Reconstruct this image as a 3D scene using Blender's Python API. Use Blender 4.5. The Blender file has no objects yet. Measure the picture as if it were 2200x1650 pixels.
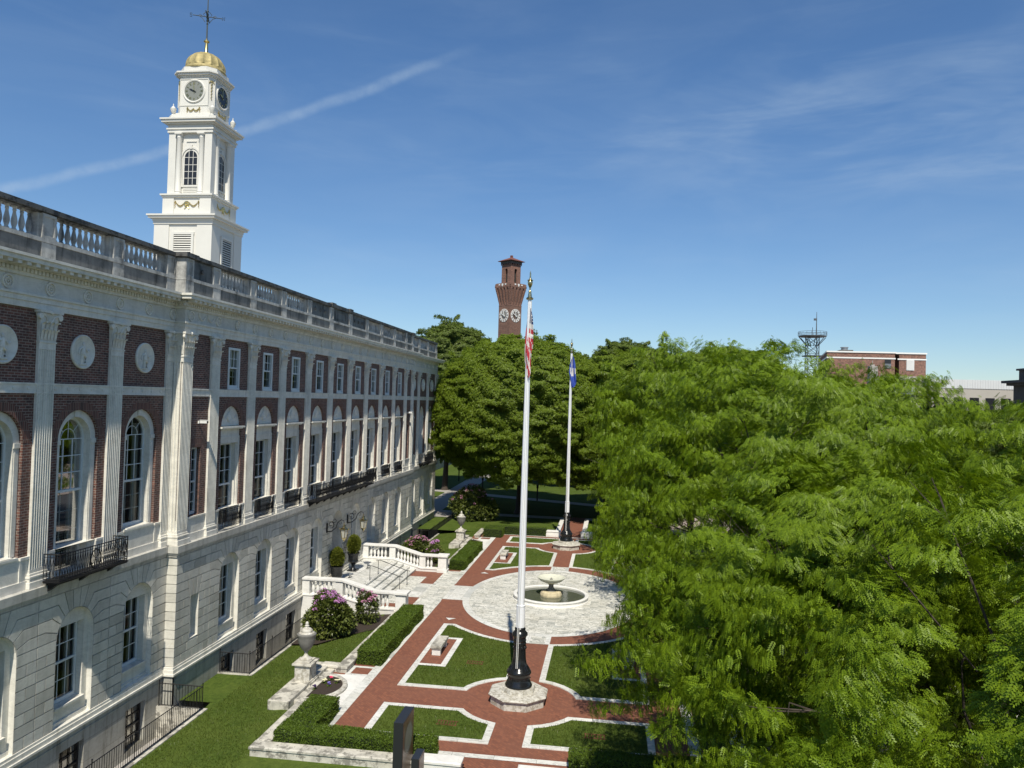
import bpy, bmesh, math, random
import numpy as np
from mathutils import Vector, Matrix
R = math.radians
SC = bpy.context.scene
COL = SC.collection

# ------------------------------------------------------------------ camera, sky, sun, exposure
cam_d = bpy.data.cameras.new("camera"); cam = bpy.data.objects.new("camera", cam_d); COL.objects.link(cam)
cam_d.sensor_width = 36; cam_d.lens = 27.0; cam_d.clip_start = 0.1; cam_d.clip_end = 8000
cam.matrix_world = Matrix(((0.991266, -0.026389, 0.129207, 0), (0.128551, -0.025191, -0.991383, 0), (0.029416, 0.999334, -0.021578, 12.5), (0, 0, 0, 1)))
SC.camera = cam
SUN_EL, SUN_AZ = 53.5, 9.3          # the sun stands behind the camera, slightly to the right
W = bpy.data.worlds.new("World"); SC.world = W; W.use_nodes = True
wn = W.node_tree; wn.nodes.clear()
def _n(t, ty, **kw):
    n = t.nodes.new(ty)
    for k, v in kw.items(): setattr(n, k, v)
    return n
sky = _n(wn, 'ShaderNodeTexSky', sky_type='NISHITA', sun_disc=False)
sky.sun_elevation = R(SUN_EL); sky.sun_rotation = R(180 - SUN_AZ); sky.altitude = 60; sky.air_density = 1.0; sky.dust_density = 0.1; sky.ozone_density = 4.0
def mth(t, op, a, b=None, c=None, clamp=False):
    n = _n(t, 'ShaderNodeMath', operation=op, use_clamp=clamp)
    for i, v in enumerate((a, b, c)):
        if v is None: continue
        if isinstance(v, (int, float)): n.inputs[i].default_value = v
        else: t.links.new(v, n.inputs[i])
    return n.outputs[0]
def noise(t, vec, scale, detail=3, rough=.5, dist=0.0):
    n = _n(t, 'ShaderNodeTexNoise'); n.inputs['Scale'].default_value = scale; n.inputs['Detail'].default_value = detail
    n.inputs['Roughness'].default_value = rough; n.inputs['Distortion'].default_value = dist
    if vec is not None: t.links.new(vec, n.inputs['Vector'])
    return n.outputs['Fac']
def mapv(t, vec, sc=(1,1,1), loc=(0,0,0), rot=(0,0,0)):
    n = _n(t, 'ShaderNodeMapping'); n.inputs['Scale'].default_value = sc; n.inputs['Location'].default_value = loc; n.inputs['Rotation'].default_value = rot
    t.links.new(vec, n.inputs['Vector']); return n.outputs[0]
def ramp(t, fac, stops):
    n = _n(t, 'ShaderNodeValToRGB'); el = n.color_ramp.elements
    while len(el) < len(stops): el.new(.5)
    for e, (p, c) in zip(el, stops): e.position = p; e.color = (*c, 1) if len(c) == 3 else c
    t.links.new(fac, n.inputs[0]); return n.outputs[0]
def mixc(t, fac, a, b, mode='MIX'):
    n = _n(t, 'ShaderNodeMix', data_type='RGBA', blend_type=mode)
    for i, v in ((0, fac), (6, a), (7, b)):
        if isinstance(v, (int, float)): n.inputs[i].default_value = v
        elif isinstance(v, tuple): n.inputs[i].default_value = (*v, 1)
        else: t.links.new(v, n.inputs[i])
    return n.outputs[2]
def smooth(t, v, a, b):
    n = _n(t, 'ShaderNodeMapRange', interpolation_type='SMOOTHSTEP'); t.links.new(v, n.inputs[0])
    n.inputs[1].default_value = a; n.inputs[2].default_value = b; return n.outputs[0]
# thin cirrus veils and one condensation trail, by direction on the sky
geo = _n(wn, 'ShaderNodeTexCoord'); sep = _n(wn, 'ShaderNodeSeparateXYZ'); wn.links.new(geo.outputs['Generated'], sep.inputs[0])
az = mth(wn, 'ARCTAN2', sep.outputs[0], sep.outputs[1]); el = mth(wn, 'ARCSINE', sep.outputs[2])
comb = _n(wn, 'ShaderNodeCombineXYZ'); wn.links.new(az, comb.inputs[0]); wn.links.new(el, comb.inputs[1])
line = mth(wn, 'MULTIPLY_ADD', az, 0.42, 0.5133)
wob = mth(wn, 'MULTIPLY', mth(wn, 'SUBTRACT', noise(wn, comb.outputs[0], 14, 3), .5), .012)
dd = mth(wn, 'ABSOLUTE', mth(wn, 'ADD', mth(wn, 'SUBTRACT', el, line), wob))
trail = mth(wn, 'SUBTRACT', 1.0, smooth(wn, dd, 0.001, 0.0098))
trail = mth(wn, 'MULTIPLY', trail, mth(wn, 'MULTIPLY', smooth(wn, az, -0.17, -0.30), smooth(wn, az, -1.1, -.8)))
trail = mth(wn, 'MULTIPLY', trail, mth(wn, 'MULTIPLY_ADD', noise(wn, comb.outputs[0], 45, 3, .6), .7, .02))
c1 = smooth(wn, noise(wn, mapv(wn, comb.outputs[0], (2.2, 13, 1), rot=(0, 0, .10)), 1.6, 6, .58, .5), .46, .80)
c2 = smooth(wn, noise(wn, mapv(wn, comb.outputs[0], (1.2, 3.0, 1), (3.1, 1.7, 0)), 2.0, 2), .30, .62)
mid = mth(wn, 'ABSOLUTE', mth(wn, 'SUBTRACT', el, mth(wn, 'MULTIPLY_ADD', az, -.06, .345)))
band = mth(wn, 'MULTIPLY', smooth(wn, az, -.30, .30), mth(wn, 'SUBTRACT', 1.0, smooth(wn, mid, .02, .13)))
band = mth(wn, 'ADD', mth(wn, 'MULTIPLY', band, .95), mth(wn, 'MULTIPLY', c2, .30), clamp=True)
soft = smooth(wn, noise(wn, mapv(wn, comb.outputs[0], (2.0, 6.0, 1), (.4, .9, 0), (0, 0, .12)), 2.2, 4, .6, .6), .34, .72)
cir = mth(wn, 'MULTIPLY', mth(wn, 'MULTIPLY', mth(wn, 'MULTIPLY_ADD', c1, .65, mth(wn, 'MULTIPLY', soft, .45)), band), smooth(wn, el, -.02, .10))
veil = mth(wn, 'ADD', mth(wn, 'MULTIPLY', cir, .25), mth(wn, 'MULTIPLY', trail, .33), clamp=True)
skycol = mixc(wn, veil, sky.outputs[0], (9.5, 8.8, 8.0))
bg = _n(wn, 'ShaderNodeBackground'); bg.inputs['Strength'].default_value = 0.12
tint = mixc(wn, smooth(wn, el, .0, .45), (.59, .645, .69), (.505, .655, .77)); skycol = mixc(wn, 1.0, skycol, tint, 'MULTIPLY'); wn.links.new(skycol, bg.inputs['Color'])
wo = _n(wn, 'ShaderNodeOutputWorld'); wn.links.new(bg.outputs[0], wo.inputs[0])
sd = bpy.data.lights.new("sun", 'SUN'); sd.energy = 4.3; sd.angle = R(0.5); sd.color = (1, .935, .81)
sun = bpy.data.objects.new("sun", sd); COL.objects.link(sun)
_a, _e = R(SUN_AZ), R(SUN_EL)
sun.rotation_euler = Vector((math.sin(_a)*math.cos(_e), -math.cos(_a)*math.cos(_e), math.sin(_e))).to_track_quat('Z', 'Y').to_euler()
SC.view_settings.view_transform = 'Standard'; SC.view_settings.look = 'None'; SC.view_settings.exposure = 0.36; SC.view_settings.gamma = 1
SC.render.engine = 'CYCLES'
SC.cycles.max_bounces = 6; SC.cycles.transparent_max_bounces = 12; SC.cycles.diffuse_bounces = 3

# ------------------------------------------------------------------ mesh helpers
ORG = {}
class MB:
    def __init__(s): s.v = []; s.f = []; s.sm = []
    def poly(s, pts, sm=False):
        i = len(s.v); s.v += [tuple(p) for p in pts]; s.f.append(tuple(range(i, i+len(pts)))); s.sm.append(sm)
    def box(s, x0, x1, y0, y1, z0, z1, M=None):
        p = [(x0,y0,z0),(x1,y0,z0),(x1,y1,z0),(x0,y1,z0),(x0,y0,z1),(x1,y0,z1),(x1,y1,z1),(x0,y1,z1)]
        if M is not None: p = [tuple(M @ Vector(q)) for q in p]
        i = len(s.v); s.v += p
        for q in ((0,3,2,1),(4,5,6,7),(0,1,5,4),(1,2,6,5),(2,3,7,6),(3,0,4,7)): s.f.append(tuple(i+k for k in q)); s.sm.append(False)
    def ring(s, loops, closed=True, cap=(True, True), sm=False):
        """skin a list of equal-length loops"""
        i = len(s.v); n = len(loops[0])
        for l in loops: s.v += [tuple(p) for p in l]
        for a in range(len(loops)-1):
            for k in range(n if closed else n-1):
                k2 = (k+1) % n
                s.f.append((i+a*n+k, i+a*n+k2, i+(a+1)*n+k2, i+(a+1)*n+k)); s.sm.append(sm)
        if cap[0]: s.f.append(tuple(i+k for k in reversed(range(n)))); s.sm.append(False)
        if cap[1]: s.f.append(tuple(i+(len(loops)-1)*n+k for k in range(n))); s.sm.append(False)
    def prism_x(s, yz, x0, x1):          # outline in (y, z), extruded along x
        s.ring([[(x0, y, z) for y, z in yz], [(x1, y, z) for y, z in yz]])
    def prism_z(s, xy, z0, z1):
        s.ring([[(x, y, z0) for x, y in xy], [(x, y, z1) for x, y in xy]])
    def prism_y(s, xz, y0, y1):
        s.ring([[(x, y0, z) for x, z in xz], [(x, y1, z) for x, z in xz]])
    def lathe(s, prof, c=(0,0,0), n=20, M=None, sm=True, ph=0):
        L = []
        for r, z in prof:
            l = [(r*math.cos(ph+2*math.pi*k/n), r*math.sin(ph+2*math.pi*k/n), z) for k in range(n)]
            l = [tuple(M @ Vector(p)) if M is not None else (p[0]+c[0], p[1]+c[1], p[2]+c[2]) for p in l]
            L.append(l)
        s.ring(L, sm=sm)
    def tube(s, pts, r, n=6, sm=True):
        pts = [Vector(p) for p in pts]; L = []
        for i, p in enumerate(pts):
            d = (pts[min(i+1, len(pts)-1)] - pts[max(i-1, 0)]).normalized()
            a = d.cross(Vector((0,0,1)));
            if a.length < .05: a = d.cross(Vector((0,1,0)))
            a.normalize(); b = d.cross(a); rr = r[i] if isinstance(r, (list, tuple)) else r
            L.append([p + (a*math.cos(2*math.pi*k/n) + b*math.sin(2*math.pi*k/n))*rr for k in range(n)])
        s.ring(L, sm=sm)
    def ball(s, c, r, nu=10, nv=6, sc=(1,1,1)):
        s.lathe([(max(r*math.sin(math.pi*k/nv), .001)*1, r*math.cos(math.pi*k/nv)*-1) for k in range(nv+1)], n=nu, M=Matrix.Translation(c) @ Matrix.Diagonal((*sc, 1)))
    def build(s, name, m, parent=None, org=None, bevel=0):
        me = bpy.data.meshes.new(name)
        if org is None: org = ORG[parent.name] if parent is not None else (0,0,0)
        ox, oy, oz = org
        me.from_pydata([(x-ox, y-oy, z-oz) for x, y, z in s.v], [], s.f)
        me.polygons.foreach_set('use_smooth', s.sm); me.update()
        if any(s.sm): me.set_sharp_from_angle(angle=R(42))
        bm = bmesh.new(); bm.from_mesh(me); bmesh.ops.recalc_face_normals(bm, faces=bm.faces); bm.to_mesh(me); bm.free()
        me.materials.append(m)
        return link(name, me, parent, org, bevel)
def link(name, me, parent=None, org=(0,0,0), bevel=0):
    o = bpy.data.objects.new(name, me); COL.objects.link(o); ORG[o.name] = tuple(org)
    if parent is not None:
        p = ORG[parent.name]; o.parent = parent; o.location = (org[0]-p[0], org[1]-p[1], org[2]-p[2])
    else: o.location = org
    if bevel:
        b = o.modifiers.new('bevel', 'BEVEL'); b.width = bevel; b.segments = 2; b.limit_method = 'ANGLE'; b.angle_limit = R(40)
    return o
def tag(o, label=None, cat=None, group=None, kind=None):
    if label: o['label'] = label
    if cat: o['category'] = cat
    if group: o['group'] = group
    if kind: o['kind'] = kind
    return o
def thing(name, label, cat, loc=(0,0,0), group=None):
    o = bpy.data.objects.new(name, None); COL.objects.link(o); o.location = loc; ORG[o.name] = tuple(loc); o.empty_display_size = .3
    return tag(o, label, cat, group)
def dup(o, d=(0,0,0), parent=None, label=None, group=None, top=True):
    """copy a thing or a part, its parts and their sub-parts"""
    c = o.copy(); COL.objects.link(c)
    w = ORG[o.name]; nw = (w[0]+d[0], w[1]+d[1], w[2]+d[2]); ORG[c.name] = nw
    if top: c.location = (o.location[0]+d[0], o.location[1]+d[1], o.location[2]+d[2])
    if parent is not None: c.parent = parent
    if label: c['label'] = label
    if group: c['group'] = group
    for ch in list(o.children): dup(ch, d, parent=c, top=False)
    return c
def arc(cy, cz, r, a0, a1, n):
    return [(cy + r*math.cos(R(a0+(a1-a0)*k/n)), cz + r*math.sin(R(a0+(a1-a0)*k/n))) for k in range(n+1)]

# ------------------------------------------------------------------ materials
MATS = {}
def material(name):
    m = bpy.data.materials.new(name); m.use_nodes = True; t = m.node_tree; t.nodes.clear()
    out = _n(t, 'ShaderNodeOutputMaterial'); b = _n(t, 'ShaderNodeBsdfPrincipled'); t.links.new(b.outputs[0], out.inputs[0])
    MATS[name] = m; return m, t, b, out
def setp(t, b, **kw):
    for k, v in kw.items():
        i = b.inputs[k.replace('_', ' ')]
        if isinstance(v, (int, float)): i.default_value = v
        elif isinstance(v, tuple): i.default_value = (*v, 1)
        else: t.links.new(v, i)
def bump(t, b, h, strength=.4, dist=.02):
    n = _n(t, 'ShaderNodeBump'); n.inputs['Strength'].default_value = strength; n.inputs['Distance'].default_value = dist
    t.links.new(h, n.inputs['Height']); t.links.new(n.outputs[0], b.inputs['Normal'])
def pos(t): return _n(t, 'ShaderNodeNewGeometry').outputs['Position']
def wallv(t, p):                      # (x + y, z): one mapping for walls that face along x or along y
    s = _n(t, 'ShaderNodeSeparateXYZ'); t.links.new(p, s.inputs[0]); c = _n(t, 'ShaderNodeCombineXYZ')
    t.links.new(mth(t, 'ADD', s.outputs[0], s.outputs[1]), c.inputs[0]); t.links.new(s.outputs[2], c.inputs[1]); return c.outputs[0]
def brick(t, vec, bw, rh, mortar, c1, c2, cm, off=.5, bias=0.0):
    n = _n(t, 'ShaderNodeTexBrick', offset=off); n.inputs['Scale'].default_value = 1; n.inputs['Brick Width'].default_value = bw
    n.inputs['Row Height'].default_value = rh; n.inputs['Mortar Size'].default_value = mortar; n.inputs['Bias'].default_value = bias
    for k, c in (('Color1', c1), ('Color2', c2), ('Mortar', cm)):
        if isinstance(c, tuple): n.inputs[k].default_value = (*c, 1)
        else: t.links.new(c, n.inputs[k])
    t.links.new(vec, n.inputs['Vector']); return n
def plain(name, col, rough=.5, metal=0., var=.0, vscale=4., spec=.5):
    m, t, b, _ = material(name)
    c = col
    if var: c = mixc(t, noise(t, pos(t), vscale, 4, .6), tuple(v*(1-var) for v in col), tuple(min(1, v*(1+var)) for v in col))
    setp(t, b, Base_Color=c, Roughness=rough, Metallic=metal); b.inputs['Specular IOR Level'].default_value = spec
    return m
# pale marble of the facade with faint veins and rain streaks
def marble(name, base, dark, amount, streak=.5, lich=None, blocks=None, island=0):
    m, t, b, _ = material(name); p = pos(t); wv = wallv(t, p)
    v = noise(t, mapv(t, p, (1, 1, 2.2)), .9, 5, .62, 1.6); vein = smooth(t, mth(t, 'ABSOLUTE', mth(t, 'SUBTRACT', v, .5)), .06, .0)
    st = smooth(t, noise(t, mapv(t, wv, (3.2, .35, 1)), 1.0, 5, .65), .46, .80)
    bl = smooth(t, noise(t, p, 1.3, 5, .65), .42, .74)
    c = mixc(t, mth(t, 'MULTIPLY', vein, .22), base, tuple(x*.55 for x in base))
    f = mth(t, 'MULTIPLY', mth(t, 'ADD', mth(t, 'MULTIPLY', st, streak), mth(t, 'MULTIPLY', bl, 1-streak), clamp=True), amount, clamp=True)
    if lich:
        l = smooth(t, noise(t, p, lich, 6, .72), .47, .58); f = mth(t, 'MAXIMUM', f, mth(t, 'MULTIPLY', l, amount))
    c = mixc(t, f, c, dark)
    if blocks:
        br = brick(t, wv, blocks[0], blocks[1], .006, (1, 1, 1), (.88, .88, .87), (.42, .41, .38)); c = mixc(t, 1.0, c, br.outputs[0], 'MULTIPLY')
    if island:
        g = _n(t, 'ShaderNodeNewGeometry'); c = mixc(t, 1.0, c, ramp(t, g.outputs['Random Per Island'], [(0, (.78, .775, .75)), (.5, (.97, .97, .96)), (1, (1.08, 1.07, 1.04))]), 'MULTIPLY')
    setp(t, b, Base_Color=c, Roughness=.62); bump(t, b, noise(t, p, 26, 4, .6), .12, .01); return m
marble('marble', (.735, .71, .63), (.36, .34, .28), .8, .62)
marble('frieze_marble', (.66, .65, .60), (.36, .345, .29), .7, .55, blocks=(1.81, 40.))
marble('marble_block', (.645, .625, .56), (.34, .325, .27), .85, .6, island=1)
marble('ledge_stone', (.56, .545, .49), (.13, .12, .10), 1.0, .75, blocks=(1.3, 4.))
marble('basement_stone', (.44, .43, .38), (.12, .11, .08), 1.15, .75, blocks=(1.4, .75))
marble('weathered', (.15, .154, .152), (.016, .017, .017), 1.8, .62, blocks=(1.15, 3.0))
marble('parapet_stone', (.45, .45, .425), (.06, .06, .058), 1.5, .55)
marble('weathered_cap', (.10, .098, .09), (.018, .018, .017), 1.2, .3, lich=2.6)
marble('lichen_stone', (.60, .57, .49), (.17, .16, .135), .85, .3, lich=2.4)
marble('white_marble', (.74, .73, .69), (.47, .45, .41), .5, .5)
marble('stained_marble', (.58, .56, .50), (.26, .235, .18), .75, .7, lich=6.)
def brickwall(name, c1, c2, cm, bw=.215, rh=.075, mo=.011):
    m, t, b, _ = material(name); p = pos(t); wv = wallv(t, p)
    n = brick(t, wv, bw, rh, mo, c1, c2, cm, bias=-.1)
    big = noise(t, p, .8, 3); c = mixc(t, smooth(t, big, .3, .75), n.outputs[0], (.10, .07, .06)); c = mixc(t, .28, n.outputs[0], c)
    pb = _n(t, 'ShaderNodeTexWhiteNoise', noise_dimensions='2D'); sn = _n(t, 'ShaderNodeVectorMath', operation='SNAP'); t.links.new(wv, sn.inputs[0]); sn.inputs[1].default_value = (bw/2, rh, 1)
    t.links.new(sn.outputs[0], pb.inputs[0]); c = mixc(t, 1.0, c, ramp(t, pb.outputs[0], [(0, (.68,)*3), (1, (1.25, 1.2, 1.15))]), 'MULTIPLY')
    setp(t, b, Base_Color=c, Roughness=.85); bump(t, b, n.outputs['Fac'], -.3, .008); return m
brickwall('brick', (.15, .058, .042), (.07, .034, .03), (.25, .205, .175), .26, .088, .013)
brickwall('brick_arch', (.16, .06, .044), (.085, .038, .031), (.20, .15, .12), .085, .30, .012)
brickwall('tower_brick', (.20, .105, .075), (.15, .078, .058), (.22, .14, .105), .45, .16, .02)
brickwall('far_brick', (.235, .12, .088), (.185, .092, .07), (.26, .17, .13), .5, .18, .02)
plain('iron', (.010, .010, .011), .55, var=.3, spec=.3)
plain('black_paint', (.011, .012, .013), .22, var=.15)
plain('white_paint', (.74, .74, .71), .5, var=.05, vscale=1.5)
plain('pole_paint', (.80, .82, .85), .28, var=.02)
plain('tower_paint', (.66, .645, .585), .55, var=.08, vscale=1.2)
plain('window_paint', (.66, .69, .68), .45)
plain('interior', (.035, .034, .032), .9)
plain('curtain', (.55, .53, .46), .9, var=.12, vscale=9)
plain('dark_door', (.02, .017, .016), .4)
plain('gold', (.72, .56, .24), .32, 1.0, var=.3, vscale=6)
plain('gold_leaf', (.36, .30, .135), .65, .3, var=.6, vscale=5)
plain('brass', (.55, .46, .25), .25, 1.0)
plain('verdigris', (.05, .07, .075), .6)
plain('dial_grey', (.21, .22, .195), .55, var=.15)
plain('dial_black', (.02, .021, .024), .3)
plain('soil', (.035, .024, .017), .95, var=.5, vscale=18)
plain('bark', (.055, .042, .032), .9, var=.35, vscale=7)
plain('asphalt', (.055, .056, .06), .9, var=.25, vscale=3)
plain('concrete', (.36, .34, .31), .9, var=.18, vscale=2.5)
plain('city_ground', (.07, .075, .055), .95, var=.3, vscale=.05)
plain('side_walk', (.33, .27, .235), .9, var=.18, vscale=3)
plain('paint_mark', (.65, .65, .62), .8, var=.15, vscale=8)
plain('metal_roof', (.62, .63, .62), .5, var=.06, vscale=1)
plain('beige_panel', (.42, .39, .34), .85, var=.1, vscale=.6)
plain('mast_steel', (.10, .11, .115), .5, .3)
plain('galvanised', (.34, .36, .37), .45, .5, var=.15)
plain('dark_stone', (.085, .08, .075), .85, var=.3, vscale=1.2)
plain('roof_tile', (.16, .06, .045), .85, var=.3, vscale=1.)
plain('steel_grey', (.03, .032, .036), .3, .3)
plain('sign_panel_reflection', (.10, .045, .034), .3, spec=.5)  # red-brown base colour paints in the brick path's reflection on the glossy face
plain('emblem_grey', (.17, .175, .17), .35)
plain('rust', (.12, .045, .02), .9, var=.3, vscale=20)
plain('pink_flower', (.75, .09, .18), .7); plain('white_flower', (.75, .72, .45), .7); plain('blue_flower', (.25, .2, .6), .7); plain('purple_flower', (.06, .03, .11), .7)
plain('rhodo_flower', (.54, .25, .52), .75, var=.25, vscale=14); plain('rhodo_pink', (.62, .29, .44), .75, var=.25, vscale=14)
plain('flag_red', (.42, .03, .045), .8); plain('flag_white', (.55, .54, .53), .8); plain('flag_blue', (.022, .035, .12), .8); plain('state_blue', (.035, .075, .36), .75)
plain('rubber', (.015, .015, .015), .8); plain('car_white', (.7, .71, .72), .15); plain('car_silver', (.35, .36, .38), .2, .5); plain('car_dark', (.03, .035, .045), .15); plain('car_red', (.30, .02, .02), .15)
plain('orange', (.75, .12, .02), .6)
plain('lamp_glass', (.42, .42, .36), .12, spec=.8)
plain('stone_grey', (.17, .165, .15), .8, var=.45, vscale=6)
plain('fountain_stone', (.58, .58, .47), .55, var=.25, vscale=5)
plain('rough_stone', (.50, .43, .28), .8, var=.5, vscale=5)
# window glass: clear pane with a real reflection
m, t, b, out = material('glass'); t.nodes.remove(b)
tr = _n(t, 'ShaderNodeBsdfTransparent'); tr.inputs[0].default_value = (.62, .66, .64, 1); gl = _n(t, 'ShaderNodeBsdfGlossy'); gl.inputs['Roughness'].default_value = .02
fr = _n(t, 'ShaderNodeFresnel'); fr.inputs[0].default_value = 1.55; mx = _n(t, 'ShaderNodeMixShader')
t.links.new(mth(t, 'MULTIPLY_ADD', fr.outputs[0], .45, .02, clamp=True), mx.inputs[0]); t.links.new(tr.outputs[0], mx.inputs[1]); t.links.new(gl.outputs[0], mx.inputs[2]); t.links.new(mx.outputs[0], out.inputs[0])
# water of the pool
m, t, b, out = material('water'); setp(t, b, Base_Color=mixc(t, noise(t, pos(t), 2.5, 3), (.05, .06, .045), (.11, .12, .085)), Roughness=.04); bump(t, b, noise(t, pos(t), 9, 3, .6), .12, .03)
# brick paving laid in herringbone, and marble slabs with grey veins
m, t, b, _ = material('brick_paving'); p = pos(t)
n1 = brick(t, mapv(t, p, rot=(0, 0, R(45))), .2, .1, .006, (.25, .090, .048), (.165, .058, .034), (.10, .05, .034))
c = mixc(t, smooth(t, noise(t, p, .7, 4, .6), .3, .75), n1.outputs[0], (.20, .082, .05)); c = mixc(t, .5, n1.outputs[0], c)
setp(t, b, Base_Color=c, Roughness=.85); bump(t, b, n1.outputs['Fac'], -.25, .006)
def slabs(name, bw, rh, mo, base, veinf, off=.37, rot=0.):
    m, t, b, _ = material(name); p = pos(t); pv = mapv(t, p, rot=(0, 0, rot))
    n1 = brick(t, pv, bw, rh, mo, (1, 1, 1), (.84, .84, .82), (.34, .33, .29), off)
    sn = _n(t, 'ShaderNodeVectorMath', operation='SNAP'); t.links.new(pv, sn.inputs[0]); sn.inputs[1].default_value = (bw/2, rh, 1)
    wnz = _n(t, 'ShaderNodeTexWhiteNoise', noise_dimensions='2D'); t.links.new(sn.outputs[0], wnz.inputs[0])
    va = _n(t, 'ShaderNodeVectorMath', operation='MULTIPLY_ADD'); t.links.new(wnz.outputs[1], va.inputs[0]); va.inputs[1].default_value = (9, 9, 9); t.links.new(p, va.inputs[2])
    v = noise(t, mapv(t, va.outputs[0], (.7, 2.0, 1), rot=(0, 0, .5)), 1.1, 6, .62, 2.2)
    vein = smooth(t, mth(t, 'ABSOLUTE', mth(t, 'SUBTRACT', v, .5)), .045, .0)
    cloud = smooth(t, noise(t, va.outputs[0], 1.2, 4, .6, 1.), .52, .8)
    c = mixc(t, mth(t, 'MULTIPLY', vein, min(1, veinf*1.25), clamp=True), base, (.20, .21, .185)); c = mixc(t, mth(t, 'MULTIPLY', cloud, .45), c, (.40, .41, .37))
    dk = smooth(t, wnz.outputs[0], .90, .93); c = mixc(t, mth(t, 'MULTIPLY', dk, .4), c, (.24, .26, .25))
    dirt = smooth(t, noise(t, p, .55, 5, .65), .45, .8); c = mixc(t, mth(t, 'MULTIPLY', dirt, .28), c, (.50, .44, .31))
    c = mixc(t, 1.0, c, n1.outputs[0], 'MULTIPLY')
    setp(t, b, Base_Color=c, Roughness=.55); return m
slabs('plaza_slabs', .95, .34, .007, (.74, .725, .66), .75)
slabs('band_slabs', 1.05, .9, .006, (.72, .71, .67), .5, .3, R(90))
slabs('edge_marble', 1.5, 4., .006, (.74, .735, .70), .35, .5)
slabs('edge_marble_long', 1.5, 4., .006, (.74, .735, .70), .35, .5, R(90))
slabs('step_slabs', 1.6, 1.1, .006, (.73, .72, .68), .7, .5, R(90))
# lawns
def lawn(name, a, bcol, ccol):
    m, t, b, _ = material(name); p = pos(t)
    f = mth(t, 'MULTIPLY_ADD', noise(t, p, 5.5, 4, .75), .55, mth(t, 'MULTIPLY', noise(t, p, 17, 4, .8), .45)); g = noise(t, p, .45, 5, .65); h = noise(t, mapv(t, p, (1, .25, 1)), 7, 3, .6)
    c = mixc(t, smooth(t, f, .36, .64), a, bcol); c = mixc(t, mth(t, 'MULTIPLY', smooth(t, g, .35, .75), .5), c, ccol); c = mixc(t, mth(t, 'MULTIPLY', smooth(t, h, .5, .75), .3), c, ccol)
    setp(t, b, Base_Color=c, Roughness=.9); b.inputs['Specular IOR Level'].default_value = .15; bump(t, b, f, .9, .05); return m
lawn('lawn', (.032, .058, .007), (.080, .12, .018), (.11, .14, .026))
# foliage: two-sided leaves that let light through, each leaf a little different
def foliage(name, dark, light, trans, tw=.38, rough=.45):
    m, t, b, out = material(name); g = _n(t, 'ShaderNodeNewGeometry')
    c = mixc(t, g.outputs['Random Per Island'], dark, light); big = smooth(t, noise(t, g.outputs['Position'], .45, 3), .3, .7)
    c = mixc(t, mth(t, 'MULTIPLY', big, .45), c, light); setp(t, b, Base_Color=c, Roughness=rough); b.inputs['Specular IOR Level'].default_value = .25
    tl = _n(t, 'ShaderNodeBsdfTranslucent'); t.links.new(mixc(t, g.outputs['Random Per Island'], tuple(x*.7 for x in trans), trans), tl.inputs[0])
    mx = _n(t, 'ShaderNodeMixShader'); mx.inputs[0].default_value = tw; t.links.new(b.outputs[0], mx.inputs[1]); t.links.new(tl.outputs[0], mx.inputs[2]); t.links.new(mx.outputs[0], out.inputs[0]); return m
foliage('locust_leaf', (.062, .118, .005), (.205, .295, .014), (.23, .34, .008), .34)
foliage('park_leaf', (.085, .14, .013), (.20, .27, .026), (.22, .31, .018), .45)
foliage('dark_leaf', (.075, .115, .022), (.16, .21, .045), (.17, .24, .025), .40)
foliage('hedge_leaf', (.058, .108, .013), (.145, .215, .026), (.12, .18, .015), .32)
foliage('rhodo_leaf', (.035, .058, .012), (.15, .175, .04), (.08, .11, .015), .18, .38)
foliage('topiary_leaf', (.075, .095, .012), (.17, .19, .025), (.1, .13, .012), .2)
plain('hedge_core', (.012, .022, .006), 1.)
M = MATS

# ------------------------------------------------------------------ the city hall
XF = -17.87; WOFF = -0.45; CY0 = 49.2; C0, C1 = 30.19, 68.21; N0, F1 = 18.9, 79.5; BAY = 3.625
PC = [CY0 + (i-4.5)*BAY for i in range(10)]              # pilasters of the middle block
PW = [30.1 - 3.6*k for k in range(4)]                      # pilasters of the near wing (the far wing mirrors it)
mir = lambda y: 2*CY0 - y
SEC = ((N0, C0, WOFF), (C0, C1, 0.0), (C1, F1, WOFF))
hall = thing('city_hall', 'long brick and marble city hall with fluted pilasters and a roof balustrade', 'building', (XF, CY0, 0))
def opening(mb, x, yL, yR, z0, z1, yc, hw, zb, zs, arch=False, n=14):
    """front face at x with one opening cut in it"""
    q = lambda a, b, c, d: mb.poly([(x, a, c), (x, b, c), (x, b, d), (x, a, d)])
    if yc-hw > yL: q(yL, yc-hw, z0, z1)
    if yR > yc+hw: q(yc+hw, yR, z0, z1)
    if zb > z0: q(yc-hw, yc+hw, z0, zb)
    if arch:
        A = arc(yc, zs, hw, 180, 0, n)
        for (a, b), (c, d) in zip(A, A[1:]): mb.poly([(x, a, b), (x, c, d), (x, c, z1), (x, a, z1)])
    elif z1 > zs: q(yc-hw, yc+hw, zs, z1)
def reveal(mb, x0, x1, yc, hw, zb, zs, arch=False, n=14, floor=True):
    P = [(yc-hw, zb), (yc-hw, zs)] + (arc(yc, zs, hw, 180, 0, n)[1:-1] if arch else []) + [(yc+hw, zs), (yc+hw, zb)]
    if floor: P.append(P[0])
    for (a, b), (c, d) in zip(P, P[1:]): mb.poly([(x0, a, b), (x0, c, d), (x1, c, d), (x1, a, b)])
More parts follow.
